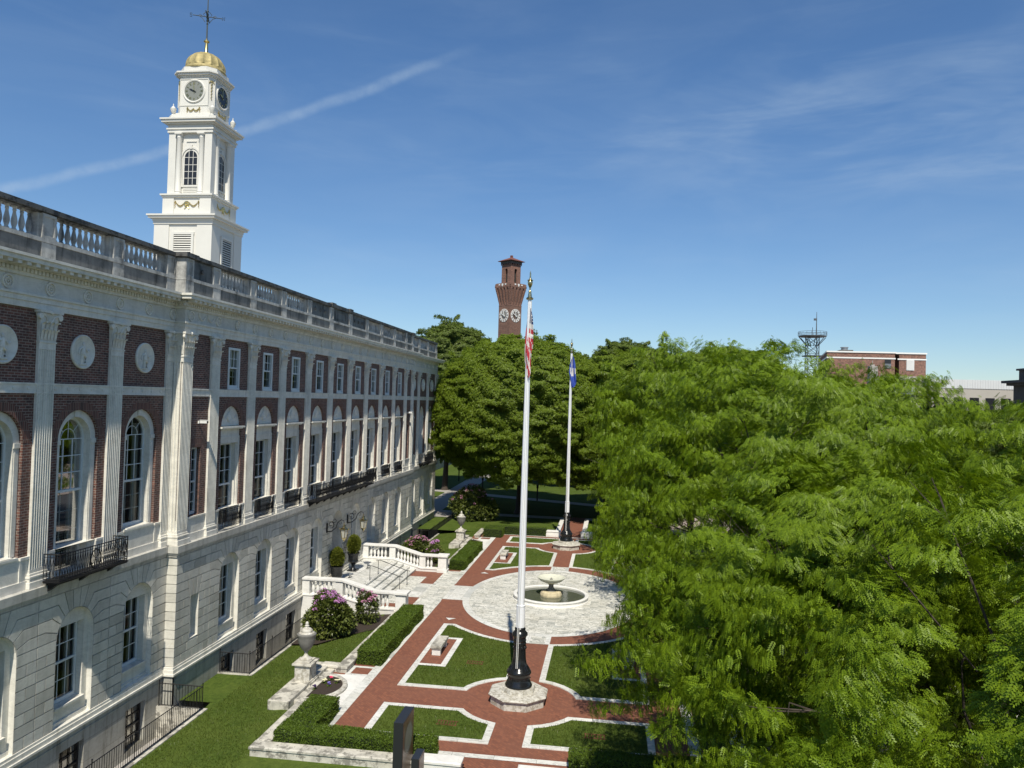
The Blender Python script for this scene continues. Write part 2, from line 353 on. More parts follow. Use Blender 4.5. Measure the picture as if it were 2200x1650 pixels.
def inset(P, d):
    """shrink an outline"""
    n = len(P); A = sum(P[i][0]*P[(i+1) % n][1] - P[(i+1) % n][0]*P[i][1] for i in range(n)); s = 1 if A > 0 else -1; out = []
    for i in range(n):
        p, c, q = Vector(P[i-1]), Vector(P[i]), Vector(P[(i+1) % n])
        e1, e2 = (c-p), (q-c)
        if e1.length < 1e-6 or e2.length < 1e-6: out.append(tuple(c)); continue
        e1.normalize(); e2.normalize(); n1 = Vector((-e1.y, e1.x))*s; n2 = Vector((-e2.y, e2.x))*s
        m = n1 + n2; k = m.length_squared
        out.append(tuple(c + (m*(2*d/k) if k > .25 else n1*d)))
    return out
# --- brick upper walls, with every opening cut out
bw = MB(); dado = MB()
for i in range(9):
    a, b, yc = PC[i], PC[i+1], (PC[i]+PC[i+1])/2; x = XF-.10
    opening(bw, x, a, b, 7.05, 12.45, yc, .99, 7.05, 10.86, True); reveal(bw, x, x-.3, yc, .99, 7.05, 10.86, True, floor=False)
    opening(bw, x, a, b, 12.45, 15.0, yc, .56, 12.65, 14.63); reveal(bw, x, x-.35, yc, .56, 12.65, 14.63)
    opening(dado, x+.03, a, b, 6.02, 7.05, yc, .99, 6.02, 7.05); reveal(dado, x+.03, x-.3, yc, .99, 6.02, 7.05, floor=False)
    for s in (-1, 1): dado.box(x-.05, x+.085, *sorted((yc+s*1.0, yc+s*1.42)), 6.98, 7.06); dado.box(x-.05, x+.06, *sorted((yc+s*1.0, yc+s*1.12)), 6.02, 6.98)
for a, b, yc in ((C0, PC[0], 31.62), (PC[9], C1, mir(31.62))):
    x = XF-.10; opening(bw, x, a, b, 7.05, 15.0, yc, .37, 7.10, 10.05); reveal(bw, x, x-.35, yc, .37, 7.1, 10.05)
    a, b = max(a, C0+.3), min(b, C1-.3); dado.box(x-.3, x+.03, a, b, 6.02, 7.05); dado.box(x-.05, x+.07, a, b, 7.0, 7.07); dado.box(x-.05, x+.07, a, b, 6.02, 6.35)
WB = [(PW[k]+PW[k+1])/2 for k in range(3)]
for k in range(3):
    for f in (lambda y: y, mir):
        yc = f(WB[k]); a, b = sorted((f(PW[k]), f(PW[k+1]))); x = XF+WOFF-.10
        zb = 6.02 if k == 1 else 7.12
        opening(bw, x, a, b, 7.05, 15.0, yc, 1.03, 7.05, 10.70, True); reveal(bw, x, x-.2, yc, 1.03, 7.05, 10.7, True, floor=False)
        if k == 1:
            opening(dado, x+.03, a, b, 6.02, 7.05, yc, 1.03, 6.02, 7.05); reveal(dado, x+.03, x-.5, yc, 1.03, 6.02, 7.05, floor=False)
        else:
            dado.box(x-.5, x+.03, a, b, 6.02, 7.05); dado.box(x-.05, x+.075, yc-.95, yc+.95, 7.03, 7.11); dado.box(x-.05, x+.075, a, b, 6.02, 6.30)
        for s in (-1, 1): dado.box(x-.05, x+.085, *sorted((yc+s*1.04, yc+s*1.42)), 6.98, 7.07); dado.box(x-.05, x+.06, *sorted((yc+s*1.04, yc+s*1.16)), 6.02, 6.98)
bw.box(XF+WOFF-.5, XF+WOFF-.1, N0-.01, N0+.35, 7.05, 15.0); bw.box(XF-12, XF+WOFF-.11, N0, N0+.3, -2, 16.5); bw.box(XF-12, XF+WOFF-.11, F1-.3, F1, -2, 16.5)
bw.build('brick_wall', M['brick'], hall); dado.build('marble_dado', M['marble'], hall)
# --- arch rings of standing bricks and the marble insides of the openings
def arch_ring(yc, zs, r0, r1, x0, x1):
    mb = MB(); A, B = arc(yc, zs, r0, 180, 0, 18), arc(yc, zs, r1, 180, 0, 18)
    mb.ring([[(x1, *p) for p in A] , [(x1, *p) for p in B], [(x0, *p) for p in B], [(x0, *p) for p in A]], closed=False, cap=(False, False)); return mb
ring0 = arch_ring((PC[0]+PC[1])/2, 10.86, .992, 1.30, XF-.12, XF-.093).build('arch_ring', M['brick_arch'], hall)
for i in range(1, 9): dup(ring0, (0, i*BAY, 0))
ring1 = arch_ring(WB[0], 10.70, 1.032, 1.35, XF+WOFF-.12, XF+WOFF-.093).build('arch_ring', M['brick_arch'], hall)
for y in (WB[1], WB[2], mir(WB[0]), mir(WB[1]), mir(WB[2])): dup(ring1, (0, y-WB[0], 0))
# --- wing windows: marble arch, deep reveal, tall sash with a fan top
def muntin_bars(mb, x, yc, hw, z0, z1, cols, rows, w=.028, d=.03):
    for c in range(1, cols): y = yc-hw+2*hw*c/cols; mb.box(x-d/2, x+d/2, y-w/2, y+w/2, z0, z1)
    for r in rows: mb.box(x-d/2+.002, x+d/2-.002, yc-hw, yc+hw, r-w/2, r+w/2)
def curtain(yc, hw, z0, z1, x, parent, side=1, w=.42):
    mb = MB(); n = 14; L = []
    for k in range(n+1):
        y = yc + side*(hw - w*k/n); xx = x + .05*math.sin(k*1.9)
        L.append([(xx, y, z0), (xx+.01, y, (z0+z1)/2), (xx, y, z1)])
    mb.ring(L, closed=False, cap=(False, False), sm=True); return mb.build('curtain', M['curtain'], parent)
def arch_window(yc, zb, k):
    x = XF+WOFF-.10; r = .77; zs = 10.70
    mb = MB(); A, B = arc(yc, zs, r, 180, 0, 18), arc(yc, zs, 1.03, 180, 0, 18)
    A = [(yc-r, zb)] + A + [(yc+r, zb)]; B = [(yc-1.03, zb)] + B + [(yc+1.03, zb)]
    mb.ring([[(x-.45, *p) for p in A], [(x-.12, *p) for p in A], [(x-.12, *p) for p in B]], closed=False, cap=(False, False))
    mb.box(x-.45, x+.06, yc-r+.002, yc+r-.002, zb-.06, zb+.02); mb.box(x-.2, x-.07, yc-.13, yc+.13, zs+r+.01, zs+1.025)
    for s in (-1, 1): mb.box(x-.2, x-.075, *sorted((yc+s*(r+.004), yc+s*1.027)), zs-.16, zs+.0); mb.box(x-.2, x-.10, *sorted((yc+s*(r+.05), yc+s*.99)), zb, zs-.3)
    mb.build('window_surround', M['marble'], hall)
    f = MB(); xw = x-.40; ri = r-.075
    A, B = [(yc-ri, zb)] + arc(yc, zs, ri, 180, 0, 18) + [(yc+ri, zb)], [(yc-r, zb)] + arc(yc, zs, r, 180, 0, 18) + [(yc+r, zb)]
    f.ring([[(xw-.06, *p) for p in A], [(xw+.03, *p) for p in A], [(xw+.03, *p) for p in B]], closed=False, cap=(False, False))
    f.box(xw-.05, xw+.025, yc-ri, yc+ri, zb, zb+.13); f.box(xw-.05, xw+.045, yc-ri, yc+ri, 8.86, 8.94)
    nr = 4 if k == 1 else 3
    muntin_bars(f, xw-.01, yc, ri, 8.94, zs, 3, [8.94+(zs-8.94)*q/3 for q in (1, 2, 3)])
    muntin_bars(f, xw-.04, yc, ri, zb+.13, 8.86, 3, [zb+.13+(8.73-zb)*q/nr for q in range(1, nr)])
    for a0, a1 in zip(arc(yc, zs, ri*.52, 180, 0, 10), arc(yc, zs, ri*.52, 180, 0, 10)[1:]): f.tube([(xw-.01, *a0), (xw-.01, *a1)], .014, 4)
    for a in (45, 90, 135): f.tube([(xw-.01, yc+ri*.52*math.cos(R(a)), zs+ri*.52*math.sin(R(a))), (xw-.01, yc+ri*math.cos(R(a)), zs+ri*math.sin(R(a)))], .014, 4)
    f.tube([(xw-.01, yc, zs), (xw-.01, yc, zs+ri*.52)], .014, 4)
    fo = f.build('window', M['window_paint'], hall)
    g = MB(); g.poly([(xw-.02, *p) for p in [(yc-ri, zb+.1)] + arc(yc, zs, ri, 180, 0, 18) + [(yc+ri, zb+.1)]]); g.build('pane', M['glass'], fo)
    for s in (-1, 1): curtain(yc, ri, zb, zs+.45, xw-.22, fo, s, .40)
    return fo
for k in range(3):
    arch_window(WB[k], 6.05 if k == 1 else 7.12, k); arch_window(mir(WB[k]), 6.05 if k == 1 else 7.12, k)
# --- middle windows: tympanum, ledge and marble frame around tall french windows, small sash windows above
yc = (PC[0]+PC[1])/2; x = XF-.10
xo = x; x = x-.10; ty = MB(); ty.ring([[(x-.06, *p) for p in arc(yc, 10.9, .985, 180, 0, 20)], [(x-.03, *p) for p in arc(yc, 10.9, .985, 180, 0, 20)]], cap=(False, True))
ty.lathe([(.24, 0), (.24, .045), (.17, .05), (.15, .03), (.06, .05), (.001, .055)], n=18, M=Matrix.Translation((x-.03, yc, 11.33)) @ Matrix.Rotation(R(90), 4, 'Y'), sm=True)
for s in (-1, 1):
    ty.tube([(x-.02, yc+s*(.26+.055*q), 11.40-.16*math.sin(math.pi*q/7.)) for q in range(8)], .028, 5)
    for q in range(4): ty.ball((x-.028, yc+s*(.13+.22*q), 10.98+.03*(q % 2)), .05, 6, 4, (.4, 1, 1.6))
ty.tube([(x-.02, yc, 11.6), (x-.02, yc, 11.84)], .03, 5)
tymp = ty.build('tympanum', M['marble'], hall)
su = MB(); hw = .86; x = xo-.10
su.box(x-.34, x+.24, yc-1.12, yc+1.12, 10.80, 10.88); su.box(x-.34, x+.16, yc-1.05, yc+1.05, 10.74, 10.80)
su.box(x-.34, x+.0, yc-.985, yc+.985, 10.36, 10.74); su.box(x-.3, x+.03, yc-.985, yc+.985, 10.30, 10.40)
for s in (-1, 1):
    su.box(x-.34, x+.01, *sorted((yc+s*hw, yc+s*.985)), 6.03, 10.30); su.box(x-.1, x+.035, *sorted((yc+s*(hw+.06), yc+s*.975)), 6.03, 10.30); su.box(x-.36, x-.05, *sorted((yc+s*hw, yc+s*(hw-.10))), 6.03, 10.08)
su.box(x-.34, x+.01, yc-hw, yc+hw, 10.08, 10.30); su.box(x-.36, x+.1, yc-hw, yc+hw, 5.98, 6.06)
surr = su.build('window_surround', M['marble'], hall)
f = MB(); xw = x-.30; hi = .70
for s in (-1, 1): f.box(xw-.06, xw+.03, *sorted((yc+s*hi, yc+s*(hw-.1))), 6.06, 10.08)
f.box(xw-.055, xw+.028, yc-hi, yc+hi, 9.98, 10.08); f.box(xw-.05, xw+.028, yc-hi, yc+hi, 6.06, 6.22); f.box(xw-.05, xw+.045, yc-hi, yc+hi, 8.05, 8.13)
muntin_bars(f, xw-.01, yc, hi, 8.13, 9.98, 3, [8.13+1.85*q/3 for q in (1, 2)]); muntin_bars(f, xw-.04, yc, hi, 6.22, 8.05, 3, [6.22+1.83*q/3 for q in (1, 2)])
win = f.build('window', M['window_paint'], hall)
g = MB(); g.poly([(xw-.02, yc-hi, 6.2), (xw-.02, yc+hi, 6.2), (xw-.02, yc+hi, 10.0), (xw-.02, yc-hi, 10.0)]); g.build('pane', M['glass'], win)
curtain(yc, hi, 6.1, 10.0, xw-.22, win, 1, .36); curtain(yc, hi, 6.1, 10.0, xw-.22, win, -1, .36)
x = xo; f = MB(); xs = x-.08
for s in (-1, 1): f.box(xs-.12, xs+.115, *sorted((yc+s*.45, yc+s*.558)), 12.66, 14.62)
f.box(xs-.12, xs+.115, yc-.45, yc+.45, 14.51, 14.62); f.box(xs-.12, xs+.13, yc-.555, yc+.555, 12.63, 12.72); f.box(xs-.1, xs+.05, yc-.45, yc+.45, 12.72, 12.84)
f.box(xs-.08, xs+.035, yc-.45, yc+.45, 13.63, 13.70); muntin_bars(f, xs-.0, yc, .45, 13.70, 14.51, 3, [14.1]); muntin_bars(f, xs-.04, yc, .45, 12.84, 13.63, 3, [13.24])
up = f.build('sash_window', M['window_paint'], hall)
g = MB(); g.poly([(xs-.02, yc-.45, 12.8), (xs-.02, yc+.45, 12.8), (xs-.02, yc+.45, 14.52), (xs-.02, yc-.45, 14.52)]); g.build('pane', M['glass'], up)
for i in range(1, 9):
    for o in (tymp, surr, win, up): dup(o, (0, i*BAY, 0))
f = MB(); yn = 31.62; xs = x-.22
for s in (-1, 1): f.box(xs-.08, xs+.04, *sorted((yn+s*.29, yn+s*.37)), 7.11, 10.05)
f.box(xs-.08, xs+.04, yn-.29, yn+.29, 9.96, 10.05); f.box(xs-.08, xs+.04, yn-.29, yn+.29, 7.11, 7.24); f.box(xs-.06, xs+.03, yn-.29, yn+.29, 8.5, 8.57); muntin_bars(f, xs, yn, .29, 7.24, 9.96, 2, [7.65, 8.07, 9.03, 9.5])
nw = f.build('narrow_window', M['window_paint'], hall); g = MB(); g.poly([(xs-.02, yn-.29, 7.2), (xs-.02, yn+.29, 7.2), (xs-.02, yn+.29, 9.98), (xs-.02, yn-.29, 9.98)]); g.build('pane', M['glass'], nw)
dup(nw, (0, mir(yn)-yn, 0))
lt = MB(); lt.prism_x([(yn-.38, 10.055), (yn+.38, 10.055), (yn+.52, 10.42), (yn-.52, 10.42)], x-.1, x+.006); l0 = lt.build('flat_arch', M['brick_arch'], hall); dup(l0, (0, mir(yn)-yn, 0))
# --- fluted pilasters with leafy capitals
def flute_line(y0, y1, n, depth, seg=4):
    """points along y of a fluted front, (offset, y)"""
    w = (y1-y0)/n; P = [(0, y0)]
    for k in range(n):
        a = y0+w*(k+.11); b = y0+w*(k+.89)
        P += [(-depth*math.sin(math.pi*q/seg), a+(b-a)*q/seg) for q in range(seg+1)]
    return P + [(0, y1)]
def capital(mb, yc, hw, x, z0=14.02, z1=14.99, left=True, right=True, deep=.12):
    L = []
    for t, (dx, dy) in ((0, (0, 0)), (.45, (.015, .01)), (.75, (.05, .035)), (.9, (.085, .08))):
        z = z0+(z1-z0)*t; L.append([(x+dx, yc-hw-dy, z), (x+dx, yc+hw+dy, z), (x-deep, yc+hw+dy, z), (x-deep, yc-hw-dy, z)])
    mb.ring(L); mb.box(x-deep, x+.14, yc-hw-.14, yc+hw+.14, z1-.09, z1-.002)
    for row, (zz, nn, h, out) in enumerate(((z0+.02, 5, .34, .05), (z0+.22, 4, .38, .075))):      # two rows of curled leaves
        for k in range(nn):
            y = yc - hw + 2*hw*(k+.5)/nn; w = hw/nn*.82; P = []
            for q, (o, zq, ww) in enumerate(((.012, 0, .8), (.03, .45, 1), (.05, .8, .9), (.06+out*1.6, 1.0, .7), (.05+out*1.7, .86, .45))):
                P.append([(x+o+.012, y-w*ww, zz+h*zq), (x+o+.03, y, zz+h*zq), (x+o+.012, y+w*ww, zz+h*zq)])
            mb.ring(P, closed=False, cap=(False, False), sm=True)
    for s in (-1, 1):                                                                              # corner scrolls and their stalks
        ys = yc+s*(hw+.06)
        mb.lathe([(.001, -.05), (.105, -.045), (.105, .045), (.06, .055), (.001, .05)], n=12, M=Matrix.Translation((x+.06, ys, z1-.20)) @ Matrix.Rotation(R(90), 4, 'Y'))
        mb.tube([(x+.03, yc+s*.05, z0+.48), (x+.06, yc+s*hw*.45, z1-.22), (x+.09, ys-.02*s, z1-.12)], [.025, .035, .045], 6)
    mb.ball((x+.12, yc, z1-.06), .085, 8, 5, (.6, 1, 1))
def pilaster(yc, off=0.0, hw=.375, clip=None):
    x = XF+off; y0, y1 = yc-hw, yc+hw
    if clip: y0, y1 = max(y0, clip[0]), min(y1, clip[1])
    mb = MB(); P = flute_line(y0+.02, y1-.02, 7 if not clip else 4, .065); P = [(0, y0)] + P + [(0, y1)]
    out = [(x+a, b) for a, b in P] + [(x-.14, y1), (x-.14, y0)]
    mb.prism_z(out, 6.62, 13.72); flat = [(x, y0), (x, y1), (x-.14, y1), (x-.14, y0)]
    mb.prism_z(flat, 6.5, 6.62); mb.prism_z(flat, 13.72, 14.02); mb.box(x-.14, x+.025, y0-.02, y1+.02, 13.93, 13.98)
    o = mb.build('pilaster', M['marble'], hall)
    c = MB(); capital(c, (y0+y1)/2, (y1-y0)/2, x); c.build('capital', M['marble'], o)
    b = MB(); e = 0 if clip else .1
    b.box(x-.14, x+.10, y0-.10, y1+e, 6.022, 6.24); b.box(x-.14, x+.06, y0-.06, y1+e*.6, 6.24, 6.34); b.box(x-.14, x+.08, y0-.08, y1+e*.8, 6.34, 6.42); b.box(x-.14, x+.03, y0-.03, y1+e*.3, 6.42, 6.5)
    b.build('pilaster_base', M['marble'], o, bevel=.015); return o
p0 = pilaster(PC[0])
for i in range(1, 10): dup(p0, (0, i*BAY, 0))
p1 = pilaster(PW[1], WOFF)
for y in (PW[2], PW[3], mir(PW[1]), mir(PW[2]), mir(PW[3])): dup(p1, (0, y-PW[1], 0))
p2 = pilaster(PW[0], WOFF, clip=(29.73, C0)); dup(p2, (0, C1-C0+.46, 0))
def corner(y0, s):                      # pier at the step of the front: fluted on two faces
    x = XF; y1 = y0+s*.75; mb = MB()
    fr = [(x+a, b) for a, b in flute_line(0.0, .75, 7, .065)]; sd_ = flute_line(x+WOFF-.1, x, 4, .065)
    front = [(px, y0+s*py) for px, py in fr]; side = [(b, y0-s*a) for a, b in sd_]
    mb.prism_z(side + front + [(x-.55, y1)], 6.62, 13.72); flat = [(x-.55, y0), (x, y0), (x, y1), (x-.55, y1)]
    mb.prism_z(flat, 6.5, 6.62); mb.prism_z(flat, 13.72, 14.02); mb.box(x-.55, x+.025, *sorted((y0-s*.025, y1+s*.02)), 13.93, 13.98)
    o = mb.build('corner_pier', M['marble'], hall); c = MB(); capital(c, y0+s*.375, .375, x, deep=.55)
    for k in range(3):
        xx = x-.38+.15*k; c.ring([[(xx-.06, y0-s*.01, 14.05), (xx, y0-s*.03, 14.05), (xx+.06, y0-s*.01, 14.05)], [(xx-.06, y0-s*.03, 14.3), (xx, y0-s*.05, 14.3), (xx+.06, y0-s*.03, 14.3)], [(xx-.05, y0-s*.10, 14.42), (xx, y0-s*.12, 14.40), (xx+.05, y0-s*.10, 14.42)]], closed=False, cap=(False, False), sm=True)
    c.build('capital', M['marble'], o); b = MB()
    for e, za, zb in ((.10, 6.022, 6.24), (.06, 6.24, 6.34), (.08, 6.34, 6.42), (.03, 6.42, 6.5)): b.box(x-.55, x+e, *sorted((y0-s*e, y1+s*e)), za, zb)
    b.build('pilaster_base', M['marble'], o, bevel=.015)
corner(C0, 1); corner(C1, -1)
# --- belt course between the storeys
random.seed(5)
def blind(parent, x, yc, hw, z1, drop):
    q = MB(); n = max(2, int(drop/.07))
    for k in range(n): z = z1-drop*(k+1)/n; q.box(x-.012, x+.0, yc-hw, yc+hw, z+.004, z+drop/n)
    q.build('blind', M['curtain'], parent)
for i in range(9):
    w = next(o_ for o_ in hall.children if o_.name.startswith('sash_window') and abs(ORG[o_.name][1]-CY0-i*BAY) < .01)
    if i in (0, 2, 3, 5, 8): blind(w, XF-.10-.08-.12, PC[i]+BAY/2, .43, 14.5, random.choice((.4, .75, 1.0, .6)))
bc = MB()
for y0, y1, off in SEC:
    x = XF+off; y0, y1 = (y0+.2, y1-.2) if off == 0 else (y0, y1); bc.box(x-.2, x-.045, y0, y1, 12.30, 12.60); bc.box(x-.2, x-.015, y0, y1, 12.56, 12.62); bc.box(x-.2, x-.025, y0, y1, 12.28, 12.33)
    n = int((y1-y0)/.6)
    if off:
        for k in range(n): bc.lathe([(.06, 0), (.06, .02), (.001, .03)], n=10, M=Matrix.Translation((x-.046, y0+.3+.6*k, 12.445)) @ Matrix.Rotation(R(90), 4, 'Y'))
bc.build('belt_course', M['marble'], hall)
# --- entablature: architrave, frieze with rosettes, cornice
def run(mb, p, z0, z1, deep=.6):
    for y0, y1, off in SEC:
        a = y0-(p if off == 0 or y0 == N0 else 0); b = y1+(p if off == 0 or y1 == F1 else 0)
        mb.box(XF+off-deep, XF+off+p, a, b, z0, z1)
ar = MB(); run(ar, .0, 14.99, 15.19); run(ar, .035, 15.19, 15.36); run(ar, .085, 15.36, 15.43); ar.build('architrave', M['marble'], hall)
fr = MB(); run(fr, .004, 15.43, 15.96)
fr.build('frieze', M['frieze_marble'], hall)
ro = MB(); RM = lambda x, y, z: Matrix.Translation((x, y, z)) @ Matrix.Rotation(R(90), 4, 'Y')
ro.lathe([(.225, 0), (.225, .055), (.18, .06), (.165, .012), (.001, .015)], n=20, M=RM(XF, PC[0], 15.695))
for k in range(8): a = R(45*k); ro.ball((XF+.03, PC[0]+.10*math.cos(a), 15.695+.10*math.sin(a)), .055, 6, 4, (.45, .8, .8))
ro.ball((XF+.03, PC[0], 15.695), .04, 6, 4)
r0 = ro.build('rosette', M['marble'], hall)
for k in range(1, 19): dup(r0, (0, k*BAY/2, 0))
for y in (PW[0]-.0, WB[0], PW[1], WB[1], PW[2], WB[2], PW[3]):
    y -= .12 if y == PW[0] else 0
    dup(r0, (WOFF, y-PC[0], 0)); dup(r0, (WOFF, mir(y)-PC[0], 0))
for y in (30.62, mir(30.62)): dup(r0, (0, y-PC[0], 0))
sw = MB()
for q in range(2):
    yy = 31.2+.75*q; sw.tube([(XF+.02, yy+.08*k, 15.82-.22*math.sin(math.pi*k/8)) for k in range(9)], .035, 5); sw.tube([(XF+.02, yy, 15.9), (XF+.02, yy, 15.55)], .025, 5)
s0 = sw.build('swag', M['marble'], hall); dup(s0, (0, mir(31.6)-31.6, 0))
co = MB(); run(co, .07, 15.96, 16.06); run(co, .085, 16.06, 16.19); run(co, .2, 16.19, 16.32); run(co, .58, 16.32, 16.46); run(co, .64, 16.46, 16.55, .64)
for y0, y1, off in SEC:
    a, b = (y0-.3 if off == 0 else y0), (y1+.3 if off == 0 else y1)
    for k in range(int((b-a)/.165)): y = a+.165*k; co.box(XF+off+.08, XF+off+.155, y, y+.095, 16.07, 16.185)
    for k in range(int((b-a)/.375)): y = a+.1+.375*k; co.box(XF+off+.15, XF+off+.53, y, y+.17, 16.215, 16.325)
for k in range(3): co.box(XF-.5+.165*k, XF-.405+.165*k, C0-.155, C0-.08, 16.07, 16.185)
co.build('cornice', M['marble'], hall)
# --- roof parapet: plinth, pedestals, balusters, solid panels with rosettes, coping
def prun(mb, u0, u1, z0, z1):
    for y0, y1, off in SEC:
        a = y0-((u1+.1) if off == 0 else 0); b = y1+((u1+.1) if off == 0 else 0); mb.box(XF+off+u0, XF+off+u1, a+(.1 if off == 0 else 0), b-(.1 if off == 0 else 0), z0, z1)
pp = MB(); prun(pp, -.65, -.12, 16.55, 17.20); pp.build('parapet_plinth', M['weathered'], hall); pp = MB(); prun(pp, -.7, -.08, 17.20, 17.33); pp.build('parapet_rail', M['parapet_stone'], hall)
cp = MB(); prun(cp, -.62, -.14, 18.14, 18.18); prun(cp, -.68, -.06, 18.18, 18.34)
for y in (C0, C1-.9): cp.box(XF-.78, XF+.0, y-.04, y+.94, 18.175, 18.36)
for a in (PC[4]-.2, PC[5]-.5): cp.box(XF-.78, XF-.01, a, a+.7, 18.2, 18.45)
cp.box(XF-.6, XF-.1, PC[4]+.5, PC[5]-.5, 18.34, 18.42)
cp.build('parapet_coping', M['weathered_cap'], hall)
def pedestal(y, off, w=.62):
    x = XF+off-.12; mb = MB(); mb.box(x-.5, x-.03, y-w/2, y+w/2, 17.332, 18.14)
    for a, b, c, d in ((y-w/2, y-w/2+.08, 17.332, 18.14), (y+w/2-.08, y+w/2, 17.332, 18.14), (y-w/2+.08, y+w/2-.08, 17.332, 17.43), (y-w/2+.08, y+w/2-.08, 18.05, 18.14)): mb.box(x-.032, x+.012, a, b, c, d)
    mb.box(x-.5, x+.02, y-w/2-.015, y+w/2+.015, 16.56, 17.19); return mb.build('parapet_pedestal', M['parapet_stone'], hall)
d0 = pedestal(PC[0], 0)
for i in range(1, 10): dup(d0, (0, i*BAY, 0))
for y in (C0+.42, C1-.42): dup(d0, (0, y-PC[0], 0))
for k in range(4):
    y = PW[k]-(.12 if k == 0 else 0); dup(d0, (WOFF, y-PC[0], 0)); dup(d0, (WOFF, mir(y)-PC[0], 0))
BPROF = [(.085, 0), (.085, .07), (.06, .09), (.055, .12), (.085, .22), (.098, .30), (.085, .40), (.055, .54), (.045, .62), (.06, .65), (.06, .68), (.045, .70), (.075, .74), (.085, .76), (.085, .81)]
def balustrade(yc, off, n=9, sp=.305):
    x = XF+off-.38; base = MB()
    for s in (-1, 1): base.box(x-.12, x+.17, *sorted((yc+s*(n*sp/2+.01), yc+s*(n*sp/2+.13))), 17.332, 18.14)
    base.box(x-.12, x+.17, yc-n*sp/2, yc+n*sp/2, 17.332, 17.35)
    o = base.build('roof_balustrade', M['parapet_stone'], hall, org=(x, yc, 17.33)); q = MB(); q.lathe(BPROF, (x, yc-(n-1)*sp/2, 17.345), 12); b = q.build('baluster', M['parapet_stone'], o, org=(x, yc-(n-1)*sp/2, 17.345))
    for k in range(1, n): dup(b, (0, k*sp, 0), parent=o)
    return o
b0 = balustrade((PC[0]+PC[1])/2, 0)
for i in (1, 2, 6, 7, 8): dup(b0, (0, i*BAY, 0))
for k in range(3):
    yy = WB[k]-(.06 if k == 0 else 0); dup(b0, (WOFF, yy-(PC[0]+PC[1])/2, 0)); dup(b0, (WOFF, mir(yy)-(PC[0]+PC[1])/2, 0))
def panel(y0, y1, ros):
    x = XF-.2; mb = MB(); mb.box(x-.3, x, y0, y1, 17.332, 18.14)
    for q in ros:
        mb.lathe([(.11, 0), (.11, .04), (.06, .05), (.001, .05)], n=12, M=RM(x, q, 17.76))
        for k in range(6): mb.ball((x+.05, q+.07*math.cos(R(60*k)), 17.76+.07*math.sin(R(60*k))), .04, 6, 4, (.6, 1, 1))
    if not ros:
        a, b = y0+.5, y1-.5
        for r_ in ((a, b, 17.50, 17.54), (a, b, 17.98, 18.02), (a, a+.04, 17.54, 17.98), (b-.04, b, 17.54, 17.98)): mb.box(x-.01, x+.03, *r_)
    mb.build('parapet_panel', M['weathered'], hall)
panel(C0+.74, PC[0]-.31, [31.72]); panel(PC[9]+.31, C1-.74, [mir(31.72)])
for i in (3, 4, 5): panel(PC[i]+.31, PC[i+1]-.31, [PC[i]+BAY*q for q in (.28, .5, .72)] if i != 4 else [])
# --- string course under the pilasters
sc_ = MB(); run(sc_, .10, 5.56, 5.66, .55); run(sc_, .15, 5.66, 5.74, .55); run(sc_, .20, 5.74, 6.02, .55); sc_.build('string_course', M['ledge_stone'], hall)
